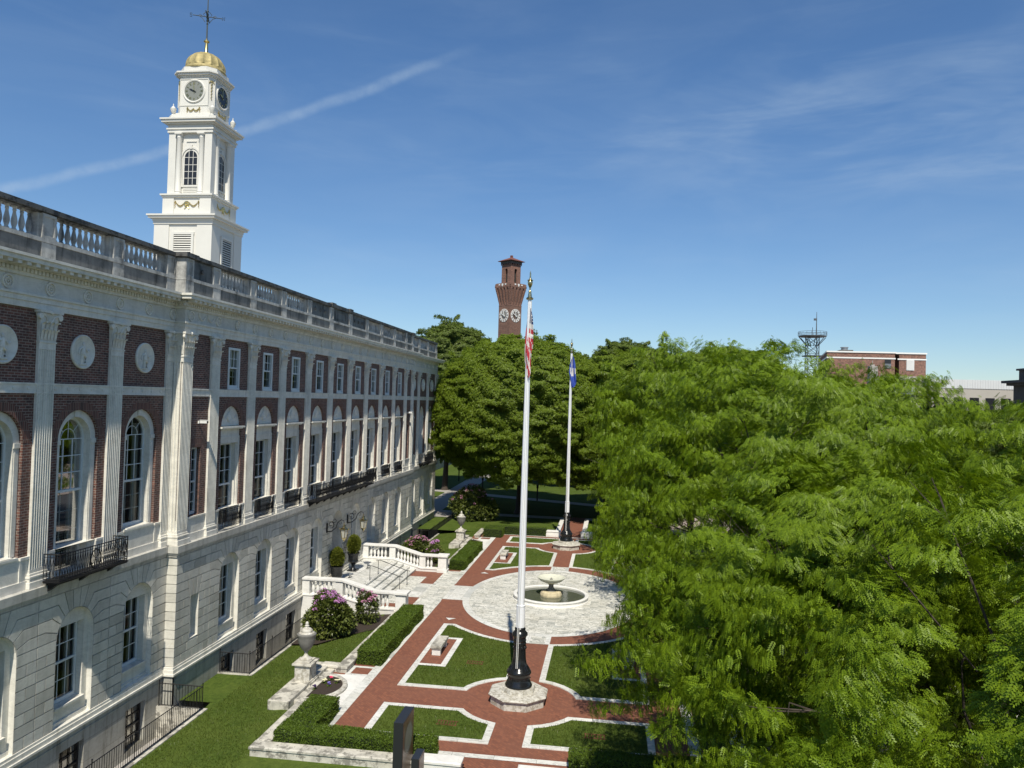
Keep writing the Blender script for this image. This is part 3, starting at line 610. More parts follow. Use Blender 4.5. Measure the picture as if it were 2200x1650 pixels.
# --- rusticated ground storey: real blocks that bend round each arch
ZC = [1.0, 1.38, 1.76, 2.14, 2.52, 2.90, 3.28, 3.66, 4.04, 4.42, 4.80, 5.19, 5.555]
rus = MB(); low = MB(); G_ = .018; random.seed(3)
def block(P, xf): rus.prism_x(inset(P, G_), xf-.065, xf)
def rect(a, b, c, d, xf):
    if b-a > .04: block([(a, c), (b, c), (b, d), (a, d)], xf)
def courses(a, b, k, xf, ext_a=0, ext_b=0):
    """blocks of one course between a and b"""
    L = b-a; step = .78; n = max(1, round(L/step)); sh = 0 if k % 2 else .5; cuts = [a-ext_a]
    for q in range(n):
        y = a+L*(q+sh)/n
        if y > a+.15 and y < b-.15: cuts.append(y)
    cuts.append(b+ext_b)
    for c, d in zip(cuts, cuts[1:]): rect(c, d, ZC[k], ZC[k+1], xf)
def arch_bay(a, b, yc, off, r=.93, zs=3.95, ea=0, eb=0):
    xf = XF+off+.09; opening(low, xf-.06, a, b, 1.0, 5.56, yc, r+.012, 1.0, zs, True); 
    for k in range(8): courses(a, yc-r, k, xf, ea); courses(yc+r, b, k, xf, 0, eb)
    for s, end, ext in ((-1, a, ea), (1, b, eb)):
        def line(th, z):                    # from the arch outwards along its radius, then level
            c, n_ = math.cos(R(th)), math.sin(R(th)); p = (yc+s*r*c, zs+r*n_); t = (z-p[1])/n_ if n_ > .01 else .12
            q = (p[0]+s*t*c, z); q = (min(q[0], end) if s > 0 else max(q[0], end), z); return [p, q]
        th = [None, 18, 36, 54, 72]; Ls = [[(yc+s*r*math.cos(math.asin(.09/r)), 4.04), (yc+s*(r+.1), 4.04)]] + [line(t, z) for t, z in zip(th[1:], (4.42, 4.80, 5.19, 5.555))]
        tt = [5.5, 18, 36, 54, 72]
        for k in range(4):
            lo, hi = Ls[k], Ls[k+1]; ec = end+s*ext; mid = None
            if abs(end-hi[1][0]) > .75 and abs(end-lo[1][0]) > .9: mid = max(lo[1][0]*s, hi[1][0]*s)*s + s*.45
            e = ec if mid is None else mid
            P = [lo[0], lo[1], (e, ZC[8+k]), (e, ZC[9+k]), hi[1], hi[0]] + [(yc+s*r*math.cos(R(q)), zs+r*math.sin(R(q))) for q in (tt[k+1]*.66+tt[k]*.34, tt[k+1]*.33+tt[k]*.67)]
            if k == 3: P = [lo[0], lo[1], (e, ZC[11]), (e, ZC[12]), (yc+s*.62, ZC[12]), (yc+s*r*math.cos(R(68)), zs+r*math.sin(R(68))), (yc+s*r*math.cos(R(61)), zs+r*math.sin(R(61)))]
            block(P, xf)
            if mid is not None: rect(*sorted((mid, ec)), ZC[8+k], ZC[9+k], xf)
        block([(yc+s*r*math.cos(R(68)), zs+r*math.sin(R(68))), (yc+s*.62, ZC[12]), (yc+s*.21, ZC[12]), (yc+s*r*math.cos(R(81)), zs+r*math.sin(R(81)))], xf)
    block([(yc-r*math.cos(R(81)), zs+r*math.sin(R(81))), (yc, zs+r), (yc+r*math.cos(R(81)), zs+r*math.sin(R(81))), (yc+.21, ZC[12]), (yc-.21, ZC[12])], xf)
def slot_bay(a, b, yc, off, hw=.34):
    xf = XF+off+.09; opening(low, xf-.06, a, b, 1.0, 5.56, yc, hw, 1.84, 3.68); reveal(low, xf, xf-.3, yc, hw, 1.84, 3.68); low.poly([(xf-.3, yc-hw, 1.84), (xf-.3, yc+hw, 1.84), (xf-.3, yc+hw, 3.68), (xf-.3, yc-hw, 3.68)])
    for k in range(12):
        z0, z1 = ZC[k], ZC[k+1]
        if z1 <= 1.9 or z0 >= 4.4: courses(a, b, k, xf)
        elif z0 >= 3.6:
            w0, w1 = hw+(z0-3.66)*.32, hw+(z1-3.66)*.32
            for s, e in ((-1, a), (1, b)):
                block([(yc+s*w0, z0), (e, z0), (e, z1), (yc+s*w1, z1)], xf)
            for q in range(3):
                f_ = lambda w, u: yc-w+2*w*u/3
                if k == 7: block([(f_(hw, q), 3.66), (f_(hw, q+1), 3.66), (f_(hw+.24, q+1), 4.42), (f_(hw+.24, q), 4.42)], xf)
        else: courses(a, yc-hw, k, xf); courses(yc+hw, b, k, xf)
def niche(yc, off, r=.93, zs=3.95, hw=.68, zb=1.62, zt=4.30, door=False):
    ns = MB(); xf = XF+off+.09; xb = xf-.2
    reveal(ns, xf-.064, xb, yc, r, 1.0, zs, True, floor=False)
    reveal(ns, xf-.002, xf-.07, yc, r+.001, 1.0, zs, True, floor=False)
    if door: ns.build('door_niche', M['marble'], hall); return
    opening(ns, xb, yc-r, yc+r, 1.0, zs+r, yc, hw, zb, zt); reveal(ns, xb, xb-.34, yc, hw, zb, zt); ns.box(xb-.02, xb+.1, yc-hw-.05, yc+hw+.05, zb-.08, zb); ns.box(xb-.02, xb+.06, yc-r, yc+r, 1.0, 1.12); ns.build('window_niche', M['marble'], hall)
def low_window(yc, off):
    x = XF+off+.09-.46; f = MB(); hw, z0, z1 = .66, 1.63, 4.29
    for s in (-1, 1): f.box(x-.07, x+.03, *sorted((yc+s*.57, yc+s*hw)), z0, z1)
    f.box(x-.07, x+.03, yc-.57, yc+.57, z1-.09, z1); f.box(x-.07, x+.03, yc-.57, yc+.57, z0, z0+.13); f.box(x-.05, x+.04, yc-.57, yc+.57, 2.98, 3.05)
    muntin_bars(f, x-.0, yc, .57, 3.05, z1-.09, 3, [3.05+1.15*q/2 for q in (1,)]); muntin_bars(f, x-.03, yc, .57, z0+.13, 2.98, 3, [2.37])
    o = f.build('ground_window', M['window_paint'], hall, org=(XF+off, yc, 0)); g = MB(); g.poly([(x-.02, yc-.57, z0), (x-.02, yc+.57, z0), (x-.02, yc+.57, z1), (x-.02, yc-.57, z1)]); g.build('pane', M['glass'], o)
    curtain(yc, .57, z0, z1, x-.2, o, 1, .33); curtain(yc, .57, z0, z1, x-.2, o, -1, .25); return o
LW = []
for i in range(9):
    yc = (PC[i]+PC[i+1])/2; arch_bay(PC[i], PC[i+1], yc, 0); niche(yc, 0, door=(i == 4)); 
    if i != 4: LW.append((yc, 0))
slot_bay(C0+.0, PC[0], 31.62, 0); slot_bay(PC[9], C1, mir(31.62), 0)
for k in range(3):
    for f_ in (lambda y: y, mir):
        a, b = sorted((f_(PW[k] if k else C0), f_(PW[k+1] if k < 2 else N0))); arch_bay(a, b, f_(WB[k]), WOFF); niche(f_(WB[k]), WOFF); LW.append((f_(WB[k]), WOFF))
w0 = low_window(*LW[0])
for y, off in LW[1:]: dup(w0, (off, y-LW[0][0], 0))
low.box(XF+WOFF-.3, XF+.05, C0+.0, C0+.06, 1.0, 5.56); low.box(XF+WOFF-.3, XF+.05, C1-.06, C1, 1.0, 5.56)
for k in range(12):                       # the stepped corner: quoins that face the camera
    rus.box(XF+WOFF+.06, XF+.09-G_*0, C0-.04, C0+.02, ZC[k]+G_, ZC[k+1]-G_); rus.box(XF+WOFF+.06, XF+.09, C1-.02, C1+.04, ZC[k]+G_, ZC[k+1]-G_)
rus.build('rusticated_blocks', M['marble_block'], hall); low.build('ground_storey_wall', M['marble'], hall)
# entrance door under its arch
dm = MB(); yc = CY0; xf = XF+.09; reveal(dm, xf-.2, xf-.75, yc, .93, .62, 3.95, True); dm.build('door_recess', M['marble'], hall)
dd_ = MB(); dd_.poly([(xf-.74, *p) for p in [(yc-.93, .62)] + arc(yc, 3.95, .93, 180, 0, 16) + [(yc+.93, .62)]])
for s in (-1, 1):
    for z0, z1 in ((.8, 1.6), (1.7, 3.0)): dd_.box(xf-.745, xf-.71, *sorted((yc+s*.12, yc+s*.78)), z0, z1)
dd_.box(xf-.745, xf-.68, yc-.93, yc+.93, 3.1, 3.22); dd_.build('entrance_door', M['dark_door'], hall)
# --- base: water table and basement wall with windows down in the areaways
bs = MB()
for y0, y1, off in SEC:
    e = .1 if off == 0 else 0; x = XF+off
    for p, z0, z1 in ((.21, .66, .74), (.16, .74, .90), (.125, .90, .998)): bs.box(x-.3, x+p, y0-(p if off == 0 else 0), y1+(p if off == 0 else 0), z0, z1)
bs.build('water_table', M['marble'], hall)
bm_ = MB(); HOLES = []
for y0, y1, off in SEC:
    x = XF+off+.12
    ys = [(PC[i]+PC[i+1])/2 for i in (0, 1, 2, 6, 7, 8)] if off == 0 else [w if y0 == N0 else mir(w) for w in WB]
    cuts = sorted(ys); edges = [y0-(.12 if off == 0 else 0)] + [(a+b)/2 for a, b in zip(cuts, cuts[1:])] + [y1+(.12 if off == 0 else 0)]
    for q, yc in enumerate(cuts):
        opening(bm_, x, edges[q], edges[q+1], -2.0, .66, yc, .62, -1.5, .12); reveal(bm_, x, x-.28, yc, .62, -1.5, .12); HOLES.append((x-.22, yc))
    bm_.box(x-.3, x+.025, y0, y1, .42, .46)
for y in (C0, C1): bm_.box(XF+WOFF, XF+.12, y-.12 if y == C0 else y, y if y == C0 else y+.12, -2.0, .66)
bm_.build('basement_wall', M['basement_stone'], hall)
f = MB(); x, yc = HOLES[0]
for s in (-1, 1): f.box(x-.05, x+.03, *sorted((yc+s*.54, yc+s*.62)), -1.5, .12)
f.box(x-.05, x+.03, yc-.54, yc+.54, .04, .12); f.box(x-.05, x+.03, yc-.54, yc+.54, -.75, -.68); muntin_bars(f, x, yc, .54, -1.5, .1, 3, [-.3, -1.1])
bo = f.build('basement_window', M['dark_door'], hall, org=(x, yc, 0)); g = MB(); g.poly([(x-.03, yc-.54, -1.5), (x-.03, yc+.54, -1.5), (x-.03, yc+.54, .1), (x-.03, yc-.54, .1)]); g.build('pane', M['glass'], bo)
for xx, yy in HOLES[1:]: dup(bo, (xx-x, yy-yc, 0))
# --- body behind the front: dark rooms, floors and the roof
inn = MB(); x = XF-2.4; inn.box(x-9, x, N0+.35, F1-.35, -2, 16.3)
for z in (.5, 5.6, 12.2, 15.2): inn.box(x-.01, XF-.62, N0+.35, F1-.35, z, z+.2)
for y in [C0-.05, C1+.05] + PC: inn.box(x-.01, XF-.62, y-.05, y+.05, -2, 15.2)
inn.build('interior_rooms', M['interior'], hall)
rf = MB(); rf.box(XF-16, XF-.62, N0, F1, 16.3, 16.6); rf.build('flat_roof', M['concrete'], hall)
# --- iron balconies
def rail(mb, p0, p1, h, z, loz=True, sp=.12, r=.0115):
    """railing with lozenge pattern from p0 to p1"""
    d = Vector((p1[0]-p0[0], p1[1]-p0[1], 0)); L = d.length; d.normalize(); n = max(2, round(L/sp)); pt = lambda s, zz: (p0[0]+d.x*s, p0[1]+d.y*s, z+zz)
    for zz, rr in ((0.05, .014), (h, .02), (h-.10, .010), (.14, .010)): mb.tube([pt(0, zz), pt(L, zz)], rr, 4, False)
    for k in range(n+1):
        s = L*k/n; mb.tube([pt(s, .05), pt(s, h)], r if k % 6 else .014, 4, False)
        if loz and k < n:
            m = L*(k+.5)/n; e = L*(k+1)/n
            mb.tube([pt(s, .14), pt(m, h*.5), pt(s, h-.1)], r*.8, 3, False); mb.tube([pt(e, .14), pt(m, h*.5), pt(e, h-.1)], r*.8, 3, False)
def balcony(yc, hw, x0, x1, z0, h, rings, name='balcony'):
    s = MB(); s.box(x0, x1, yc-hw, yc+hw, z0-.09, z0+.0); s.box(x0, x1+.03, yc-hw-.03, yc+hw+.03, z0-.05, z0-.02)
    for k in range(int(hw*2/1.2)+1): y = yc-hw+.25+(2*hw-.5)*k/int(hw*2/1.2); s.prism_y([(x0, z0-.09), (x1-.15, z0-.09), (x1-.3, z0-.2), (x0, z0-.42)], y-.1, y+.1)
    o = s.build(name, M['iron'], hall, org=(x0, yc, z0)); m = MB()
    rail(m, (x1-.02, yc-hw), (x1-.02, yc+hw), h, z0); rail(m, (x0, yc-hw), (x1-.02, yc-hw), h, z0); rail(m, (x0, yc+hw), (x1-.02, yc+hw), h, z0)
    for y in (yc-hw, yc+hw): m.tube([(x1-.02, y, z0), (x1-.02, y, z0+h+.03)], .022, 6)
    for q in rings:
        for rr in (.30, .27): m.tube([(x1-.02, q+rr*math.cos(R(15*k))*.95, z0+h*.47+rr*math.sin(R(15*k))*1.12) for k in range(25)], .014, 4)
        for a in (45, 135): m.tube([(x1-.02, q-.26*math.cos(R(a)), z0+h*.47-.28*math.sin(R(a))), (x1-.02, q+.26*math.cos(R(a)), z0+h*.47+.28*math.sin(R(a)))], .01, 4)
    m.build('balcony_railing', M['iron'], o); return o
wb = balcony(WB[1], 1.75, XF+WOFF+.15, XF+WOFF+.75, 6.2, .86, [WB[1]]); dup(wb, (0, mir(WB[1])-WB[1], 0))
balcony(CY0, 5.5, XF+.15, XF+.72, 6.2, .92, [CY0-3.6, CY0, CY0+3.6])
m = MB(); yb = (PC[0]+PC[1])/2; m2 = MB()
bow = [(XF-.12+.0, yb-1.06), (XF+.03, yb-1.06), (XF+.09, yb-.7), (XF+.12, yb), (XF+.09, yb+.7), (XF+.03, yb+1.06), (XF-.12, yb+1.06)]
for a, b in zip(bow, bow[1:]): rail(m, a, b, .88, 6.12)
bn = m.build('window_guard', M['iron'], hall, org=(XF, yb, 6.1))
for i in (1, 2, 6, 7, 8): dup(bn, (0, i*BAY, 0))
# --- round reliefs in the wings
me_ = MB(); x = XF+WOFF-.1
me_.lathe([(.60, 0), (.60, .05), (.56, .075), (.52, .05), (.49, .03), (.001, .03)], n=40, M=RM(x, WB[0], 13.76))
def figure(mb, x, y, z, s):
    mb.ball((x, y, z+.28*s), .055*s, 8, 6, (.5, 1, 1.15)); mb.tube([(x, y, z+.22*s), (x, y-.02*s, z+.05*s), (x, y-.05*s, z-.1*s)], [.05*s, .085*s, .09*s], 8)
    mb.tube([(x, y-.05*s, z-.1*s), (x+.01, y+.12*s, z-.16*s), (x, y+.10*s, z-.38*s)], [.07*s, .05*s, .035*s], 6); mb.tube([(x, y-.05*s, z-.1*s), (x, y-.07*s, z-.25*s), (x, y-.10*s, z-.42*s)], [.07*s, .05*s, .035*s], 6)
    mb.tube([(x, y+.06*s, z+.15*s), (x+.01, y+.2*s, z+.02*s), (x+.01, y+.3*s, z+.1*s)], [.035*s, .03*s, .02*s], 6); mb.tube([(x, y-.06*s, z+.16*s), (x, y-.2*s, z+.08*s), (x, y-.24*s, z-.1*s)], [.035*s, .03*s, .02*s], 6)
    mb.box(x-.02, x+.02, y-.22*s, y+.2*s, z-.46*s, z-.42*s)
figure(me_, x+.05, WB[0], 13.76, .98)
md = me_.build('medallion', M['marble'], hall)
for y in (WB[1], WB[2], mir(WB[0]), mir(WB[1]), mir(WB[2])): dup(md, (0, y-WB[0], 0))

# ------------------------------------------------------------------ small things fixed to the front
def wall_camera(y, z, label):
    x = XF-.1; o = thing('security_camera', label, 'camera', (x, y, z), 'cameras on the narrow bays'); m = MB(); m.box(x, x+.06, y-.05, y+.05, z-.06, z+.06); m.tube([(x+.05, y, z), (x+.16, y, z)], .02, 6); m.build('bracket', M['white_paint'], o)
    m = MB(); m.box(x+.10, x+.42, y-.06, y+.06, z-.05, z+.08); m.box(x+.08, x+.47, y-.075, y+.075, z+.08, z+.10); m.build('housing', M['white_paint'], o, bevel=.01); m = MB(); m.lathe([(.04, 0), (.04, .03), (.001, .03)], n=10, M=RM(x+.415, y, z+.01)); m.build('lens', M['black_paint'], o)
wall_camera(31.72, 11.15, 'white box camera on the brick beside the fluted corner pier, nearer end of the hall'); wall_camera(mir(31.72), 11.15, 'tiny white box camera high on the brick near the far end of the hall')
def lantern(y, label):
    x = XF+.09; z = 4.0; o = thing('wall_lantern', label, 'lantern', (x, y, z), 'lanterns beside the entrance')
    m = MB(); m.box(x, x+.05, y-.09, y+.09, z-.25, z+.35); pts = []
    m.tube([(x+.03, y, z-.2), (x+.35, y, z-.14), (x+.62, y, z+.1), (x+.72, y, z+.42), (x+.95, y, z+.62), (x+1.12, y, z+.55), (x+1.15, y, z+.40)], [.035, .035, .03, .03, .025, .022, .02], 6)
    sp = lambda cx, cz, r, a0, n: [(cx+r*(1-k/n*.75)*math.cos(R(a0+k*38)), y, cz+r*(1-k/n*.75)*math.sin(R(a0+k*38))) for k in range(n)]
    m.tube(sp(x+.28, z+.28, .24, 250, 12), .022, 5); m.tube(sp(x+.5, z+.55, .16, 200, 11), .018, 5); m.tube(sp(x+.9, z+.42, .14, 60, 11), .016, 5); m.build('bracket', M['iron'], o)
    cx, cz = x+1.15, z-.12
    m = MB(); m.lathe([(.001, .58), (.03, .56), (.035, .50), (.02, .47), (.07, .42), (.10, .30), (.13, .24), (.30, .17), (.31, .13), (.27, .12)], (cx, y, cz), 6, sm=False)
    for k in range(6): a = 2*math.pi*k/6; m.tube([(cx+.26*math.cos(a), y+.26*math.sin(a), cz+.13), (cx+.155*math.cos(a), y+.155*math.sin(a), cz-.40)], .016, 4, False); m.tube([(cx+.3*math.cos(a), y+.3*math.sin(a), cz+.15), (cx+.33*math.cos(a), y+.33*math.sin(a), cz+.25)], .012, 4, False)
    m.lathe([(.17, -.38), (.17, -.42), (.11, -.50), (.05, -.55), (.04, -.6), (.001, -.66)], (cx, y, cz), 6, sm=False); m.build('lantern_frame', M['brass'], o)
    m = MB(); m.lathe([(.25, .12), (.145, -.39)], (cx, y, cz), 6, sm=False); m.build('lamp_glass', M['lamp_glass'], o)
lantern(47.22, 'scrolled bracket lantern in front of the dark entrance arch'); lantern(51.05, 'scrolled bracket lantern beyond the entrance arch, over the further urn shrub')

# ------------------------------------------------------------------ ground
def sheet(name, pts, z, mname, kind='structure'):
    m = MB(); m.poly([(p[0], p[1], z if len(p) == 2 else p[2]) for p in pts]); return tag(m.build(name, M[mname]), kind=kind)
sheet('ground', [(-2500, -400), (2500, -400), (2500, 4000), (-2500, 4000)], -2.2, 'city_ground')
GX = -3.5; GY = 49.1
# lawn beside the hall slopes down to the areaways
lx = XF+1.55
m = MB()
for a, b in ((5, N0-.6), (N0-.6, 30.6), (30.6, 33.9), (33.9, 43.4), (54.9, 64.5), (64.5, 68.6), (68.6, 80.2)):
    xw = {5: -60, N0-.6: lx-.02 if True else 0}.get(a, lx-.02)
    if a in (30.6, 64.5): xw = XF+.13
    if a == 5: xw = -24
    m.poly([(xw, a, -.52), (lx+.3, a, -.5), (lx+.3, b, -.5), (xw, b, -.52)]); m.poly([(lx+.3, a, -.5), (-12.7, a, -.06), (-12.7, b, -.06), (lx+.3, b, -.5)]); m.poly([(-12.7, a, -.06), (-11.9, a, -.05), (-11.9, b, -.05), (-12.7, b, -.06)])
tag(m.build('hall_lawn', M['lawn']), kind='structure')
sheet('street_lawn', [(-11.9, 5), (3.0, 5), (3.0, 25.6), (-11.9, 25.6)], -.05, 'lawn')
sheet('park_lawn', [(-34, 72.3), (3.6, 72.3), (3.6, 210), (-34, 210)], -.06, 'lawn')
# brick garden floor with the lawns, edgings and the oval of marble slabs let into it
sheet('brick_path', [(-12.2, 26.0), (5.2, 26.0), (5.2, 72.2), (-12.2, 72.2)], 0.0, 'brick_paving')
sheet('brick_landing_path', [(-13.75, 43.9), (-12.2, 43.9), (-12.2, 54.45), (-13.75, 54.45)], 0.0, 'brick_paving')
sheet('brick_path_north', [(-4.55, 72.2), (-2.45, 72.2), (-2.45, 84), (-4.55, 84)], 0.0, 'brick_paving')
sheet('brick_path_south', [(-4.6, 20), (-2.4, 20), (-2.4, 26.0), (-4.6, 26.0)], 0.0, 'brick_paving')
AX, BY = 5.5, 8.05
EA, EB = 7.0, 9.4
def ell(a, b, t0, t1, n): return [(GX+a*math.cos(R(t0+(t1-t0)*k/n)), GY+b*math.sin(R(t0+(t1-t0)*k/n))) for k in range(n+1)]
sheet('marble_plaza', ell(AX-.42, BY-.42, 0, 358, 120), .012, 'plaza_slabs')
def strip_ring(name, outer, inner, z, mname, closed=True):
    m = MB(); n = len(outer)
    for k in range(n if closed else n-1):
        j = (k+1) % n; m.poly([(*outer[k], z), (*outer[j], z), (*inner[j], z), (*inner[k], z)])
    return tag(m.build(name, M[mname]), kind='structure')
strip_ring('plaza_border', ell(AX, BY, 0, 358, 120), ell(AX-.415, BY-.415, 0, 358, 120), .012, 'edge_marble')
# lawn beds: outline, white marble kerb, grass a little lower
def bed(P, w=.27, name='garden_lawn'):
    P = [Vector(p) for p in P]; I = [Vector(p) for p in inset([tuple(p) for p in P], w)]
    m = MB(); n = len(P)
    for k in range(n):
        j = (k+1) % n
        m.poly([(*P[k], .035), (*P[j], .035), (*I[j], .035), (*I[k], .035)]); m.poly([(*P[k], -.02), (*P[j], -.02), (*P[j], .035), (*P[k], .035)]); m.poly([(*I[k], -.02), (*I[j], -.02), (*I[j], .035), (*I[k], .035)])
    tag(m.build('marble_edging', M['edge_marble' if True else '']), kind='structure')
    m = MB(); m.poly([(*p, .03) for p in I]); tag(m.build(name, M['lawn']), kind='structure')
def quarter(sx, sy):
    X = lambda v: GX+sx*v; Y = lambda v: GY+sy*v
    pc = (0, 17.05)                                                       # centre of the flag pole
    r = 2.45
    # large bed between the plaza and the pole walk
    A = [(5.4, 16.35)]
    A += [(math.sqrt(max(r*r-1.05**2-0, 0))+.12, 16.35)] + [(r*math.cos(R(a)), 17.05-r*math.sin(R(a))) for a in (27, 38, 50, 62)] + [(.62, 17.05-math.sqrt(r*r-.62**2))]
    A += [(.62, EB*math.sqrt(1-(.62/EA)**2))] + [(EA*math.sin(R(t)), EB*math.cos(R(t))) for t in (10, 17, 24, 30, 36, 42)] + [(5.4, 7.0)]
    A[-2] = (4.75, 6.95)
    bed([(X(a), Y(b)) for a, b in A])
    # small outer bed
    B = [(5.4, 18.3), (5.4, 21.25), (.62, 21.25), (.62, 17.05+math.sqrt(r*r-.62**2))] + [(r*math.cos(R(a)), 17.05+r*math.sin(R(a))) for a in (62, 50, 38)] + [(math.sqrt(r*r-1.25**2), 18.3)]
    bed([(X(a), Y(b)) for a, b in B])
    # bench place: brick floor framed in marble
    x0, x1, y0, y1 = 3.95, 5.15, 9.4, 13.75
    m = MB()
    for a, b, c, d in ((x0-.1, x0+.17, y0, y1), (x0+.17, x1+.02, y0, y0+.26), (x0+.17, x1+.02, y1-.26, y1)): m.poly([(X(a), Y(c), .041), (X(b), Y(c), .041), (X(b), Y(d), .041), (X(a), Y(d), .041)])
    tag(m.build('bench_edging', M['edge_marble_long']), kind='structure')
    sheet('bench_floor', [(X(x0+.17), Y(y0+.26)), (X(x1), Y(y0+.26)), (X(x1), Y(y1-.26)), (X(x0+.17), Y(y1-.26))], .039, 'brick_paving')
    # marble walk between plaza and pole: the two strips beside the brick
    m = MB(); q = [(.40, 8.0), (.66, 8.0), (.66, 9.36), (.40, 9.36)]
    m.poly([(X(a), Y(b), .016) for a, b in q]); tag(m.build('walk_strip', M['edge_marble_long']), kind='structure')
    t = [(4.95, 5.8), (5.55, 5.8), (5.3, 6.2)]; m = MB(); m.poly([(X(a), Y(b), .014) for a, b in t]); tag(m.build('marble_triangle', M['edge_marble']), kind='structure')
for sx in (-1, 1):
    for sy in (-1, 1): quarter(sx, sy)
for sy in (-1, 1): sheet('plaza_apron', [(GX-.4, GY+sy*7.95), (GX+.4, GY+sy*7.95), (GX+.4, GY+sy*9.36), (GX-.4, GY+sy*9.36)], .008, 'plaza_slabs')
# white bands along the walks, marble crossing from the steps to the plaza
for sx in (-1, 1):
    a, b = sorted((GX+sx*6.62, GX+sx*7.05))
    for c, d in ((26.8, 46.9), (51.3, 71.4)): sheet('marble_band', [(a, c), (b, c), (b, d), (a, d)], .006, 'edge_marble_long')
for y in (26.72, 71.18): 
    sheet('marble_band', [(GX-6.6, y), (GX+6.6, y), (GX+6.6, y+.30), (GX-6.6, y+.30)], .0085, 'edge_marble')
sheet('marble_walk', [(-13.7, 47.3), (GX-5.0, 47.3), (GX-5.0, 50.9), (-13.7, 50.9)], .0045, 'band_slabs')
sheet('marble_walk_edge', [(-11.6, 43.3), (-10.15, 43.3), (-10.15, 55), (-11.6, 55)], .0105, 'plaza_slabs')
sheet('marble_walk_edge', [(-13.7, 45.6), (-12.5, 45.6), (-12.5, 52.8), (-13.7, 52.8)], .0075, 'plaza_slabs')
for y0, y1 in ((30.0, 33.5), (64.7, 68.2)): sheet('marble_floor', [(-12.4, y0), (-10.55, y0), (-10.55, y1), (-12.4, y1)], .0065, 'white_marble')
for y0, y1 in ((33.5, 34.7), (28.9, 30.0), (63.5, 64.7), (68.2, 69.3)):
    m = MB(); a, b = -11.55, -10.55
    for q in ((a, b, y0, y0+.2), (a, b, y1-.2, y1), (a, a+.2, y0+.2, y1-.2)): m.poly([(q[0], q[2], .0068), (q[1], q[2], .0068), (q[1], q[3], .0068), (q[0], q[3], .0068)])
    tag(m.build('marble_edging', M['edge_marble']), kind='structure')
# far park paths, pavement and street
sheet('park_path', [(-21.6, 84), (-18.6, 84), (-19.8, 150), (-22.6, 150)], -.05, 'concrete'); sheet('park_walk', [(-34, 106), (3.6, 92), (3.6, 94), (-34, 108.6)], -.046, 'concrete'); sheet('park_walk_near', [(-30, 83), (3.6, 82.4), (3.6, 84), (-30, 85)], -.048, 'concrete'); sheet('hall_walk', [(-24, 80.2), (-16.6, 80.2), (-16.6, 85), (-24, 85)], -.042, 'concrete')
sheet('side_walk', [(5.2, -20), (12.9, -20), (12.9, 260), (5.2, 260)], -.03, 'side_walk'); sheet('garden_verge', [(3.6, 26.6), (5.3, 26.6), (5.3, 71.6), (3.6, 71.6)], .02, 'lawn')
m = MB(); m.box(12.9, 13.1, -20, 260, -.4, -.02); tag(m.build('kerb', M['concrete']), kind='structure')
sheet('street', [(13.1, -20), (26, -20), (26, 260), (13.1, 260)], -.17, 'asphalt')
sheet('far_pavement', [(26, -20), (120, -20), (120, 330), (26, 330)], -.1, 'side_walk')
m = MB()
def sline(pts, w=.06): 
    for a, b in zip(pts, pts[1:]):
        d = Vector((b[0]-a[0], b[1]-a[1])); d.normalize(); n = Vector((-d.y, d.x))*w; m.poly([(a[0]+n.x, a[1]+n.y, -.166), (b[0]+n.x, b[1]+n.y, -.166), (b[0]-n.x, b[1]-n.y, -.166), (a[0]-n.x, a[1]-n.y, -.166)])
cyc = lambda cx, cy: [(cx+.3*math.cos(R(30*k)), cy+.42*math.sin(R(30*k))) for k in range(13)]
bx, by = 14.5, 30.15
sline(cyc(bx-.35, by)); sline(cyc(bx+.55, by-.1)); sline([(bx-.35, by), (bx+.05, by+.05), (bx+.15, by+.75), (bx-.2, by+.75), (bx-.35, by)]); sline([(bx+.15, by+.75), (bx+.55, by-.1)]); sline([(bx-.5, by+1.9), (bx+.1, by+2.3), (bx+.7, by+1.9)]); sline([(bx-.5, by+2.5), (bx+.1, by+2.9), (bx+.7, by+2.5)])
tag(m.build('cycle_lane_marking', M['paint_mark']), kind='structure')
for q in range(14):
    y = 10+7*q; sheet('lane_marking', [(16.1, y), (16.22, y), (16.22, y+3), (16.1, y+3)], -.166, 'paint_mark')
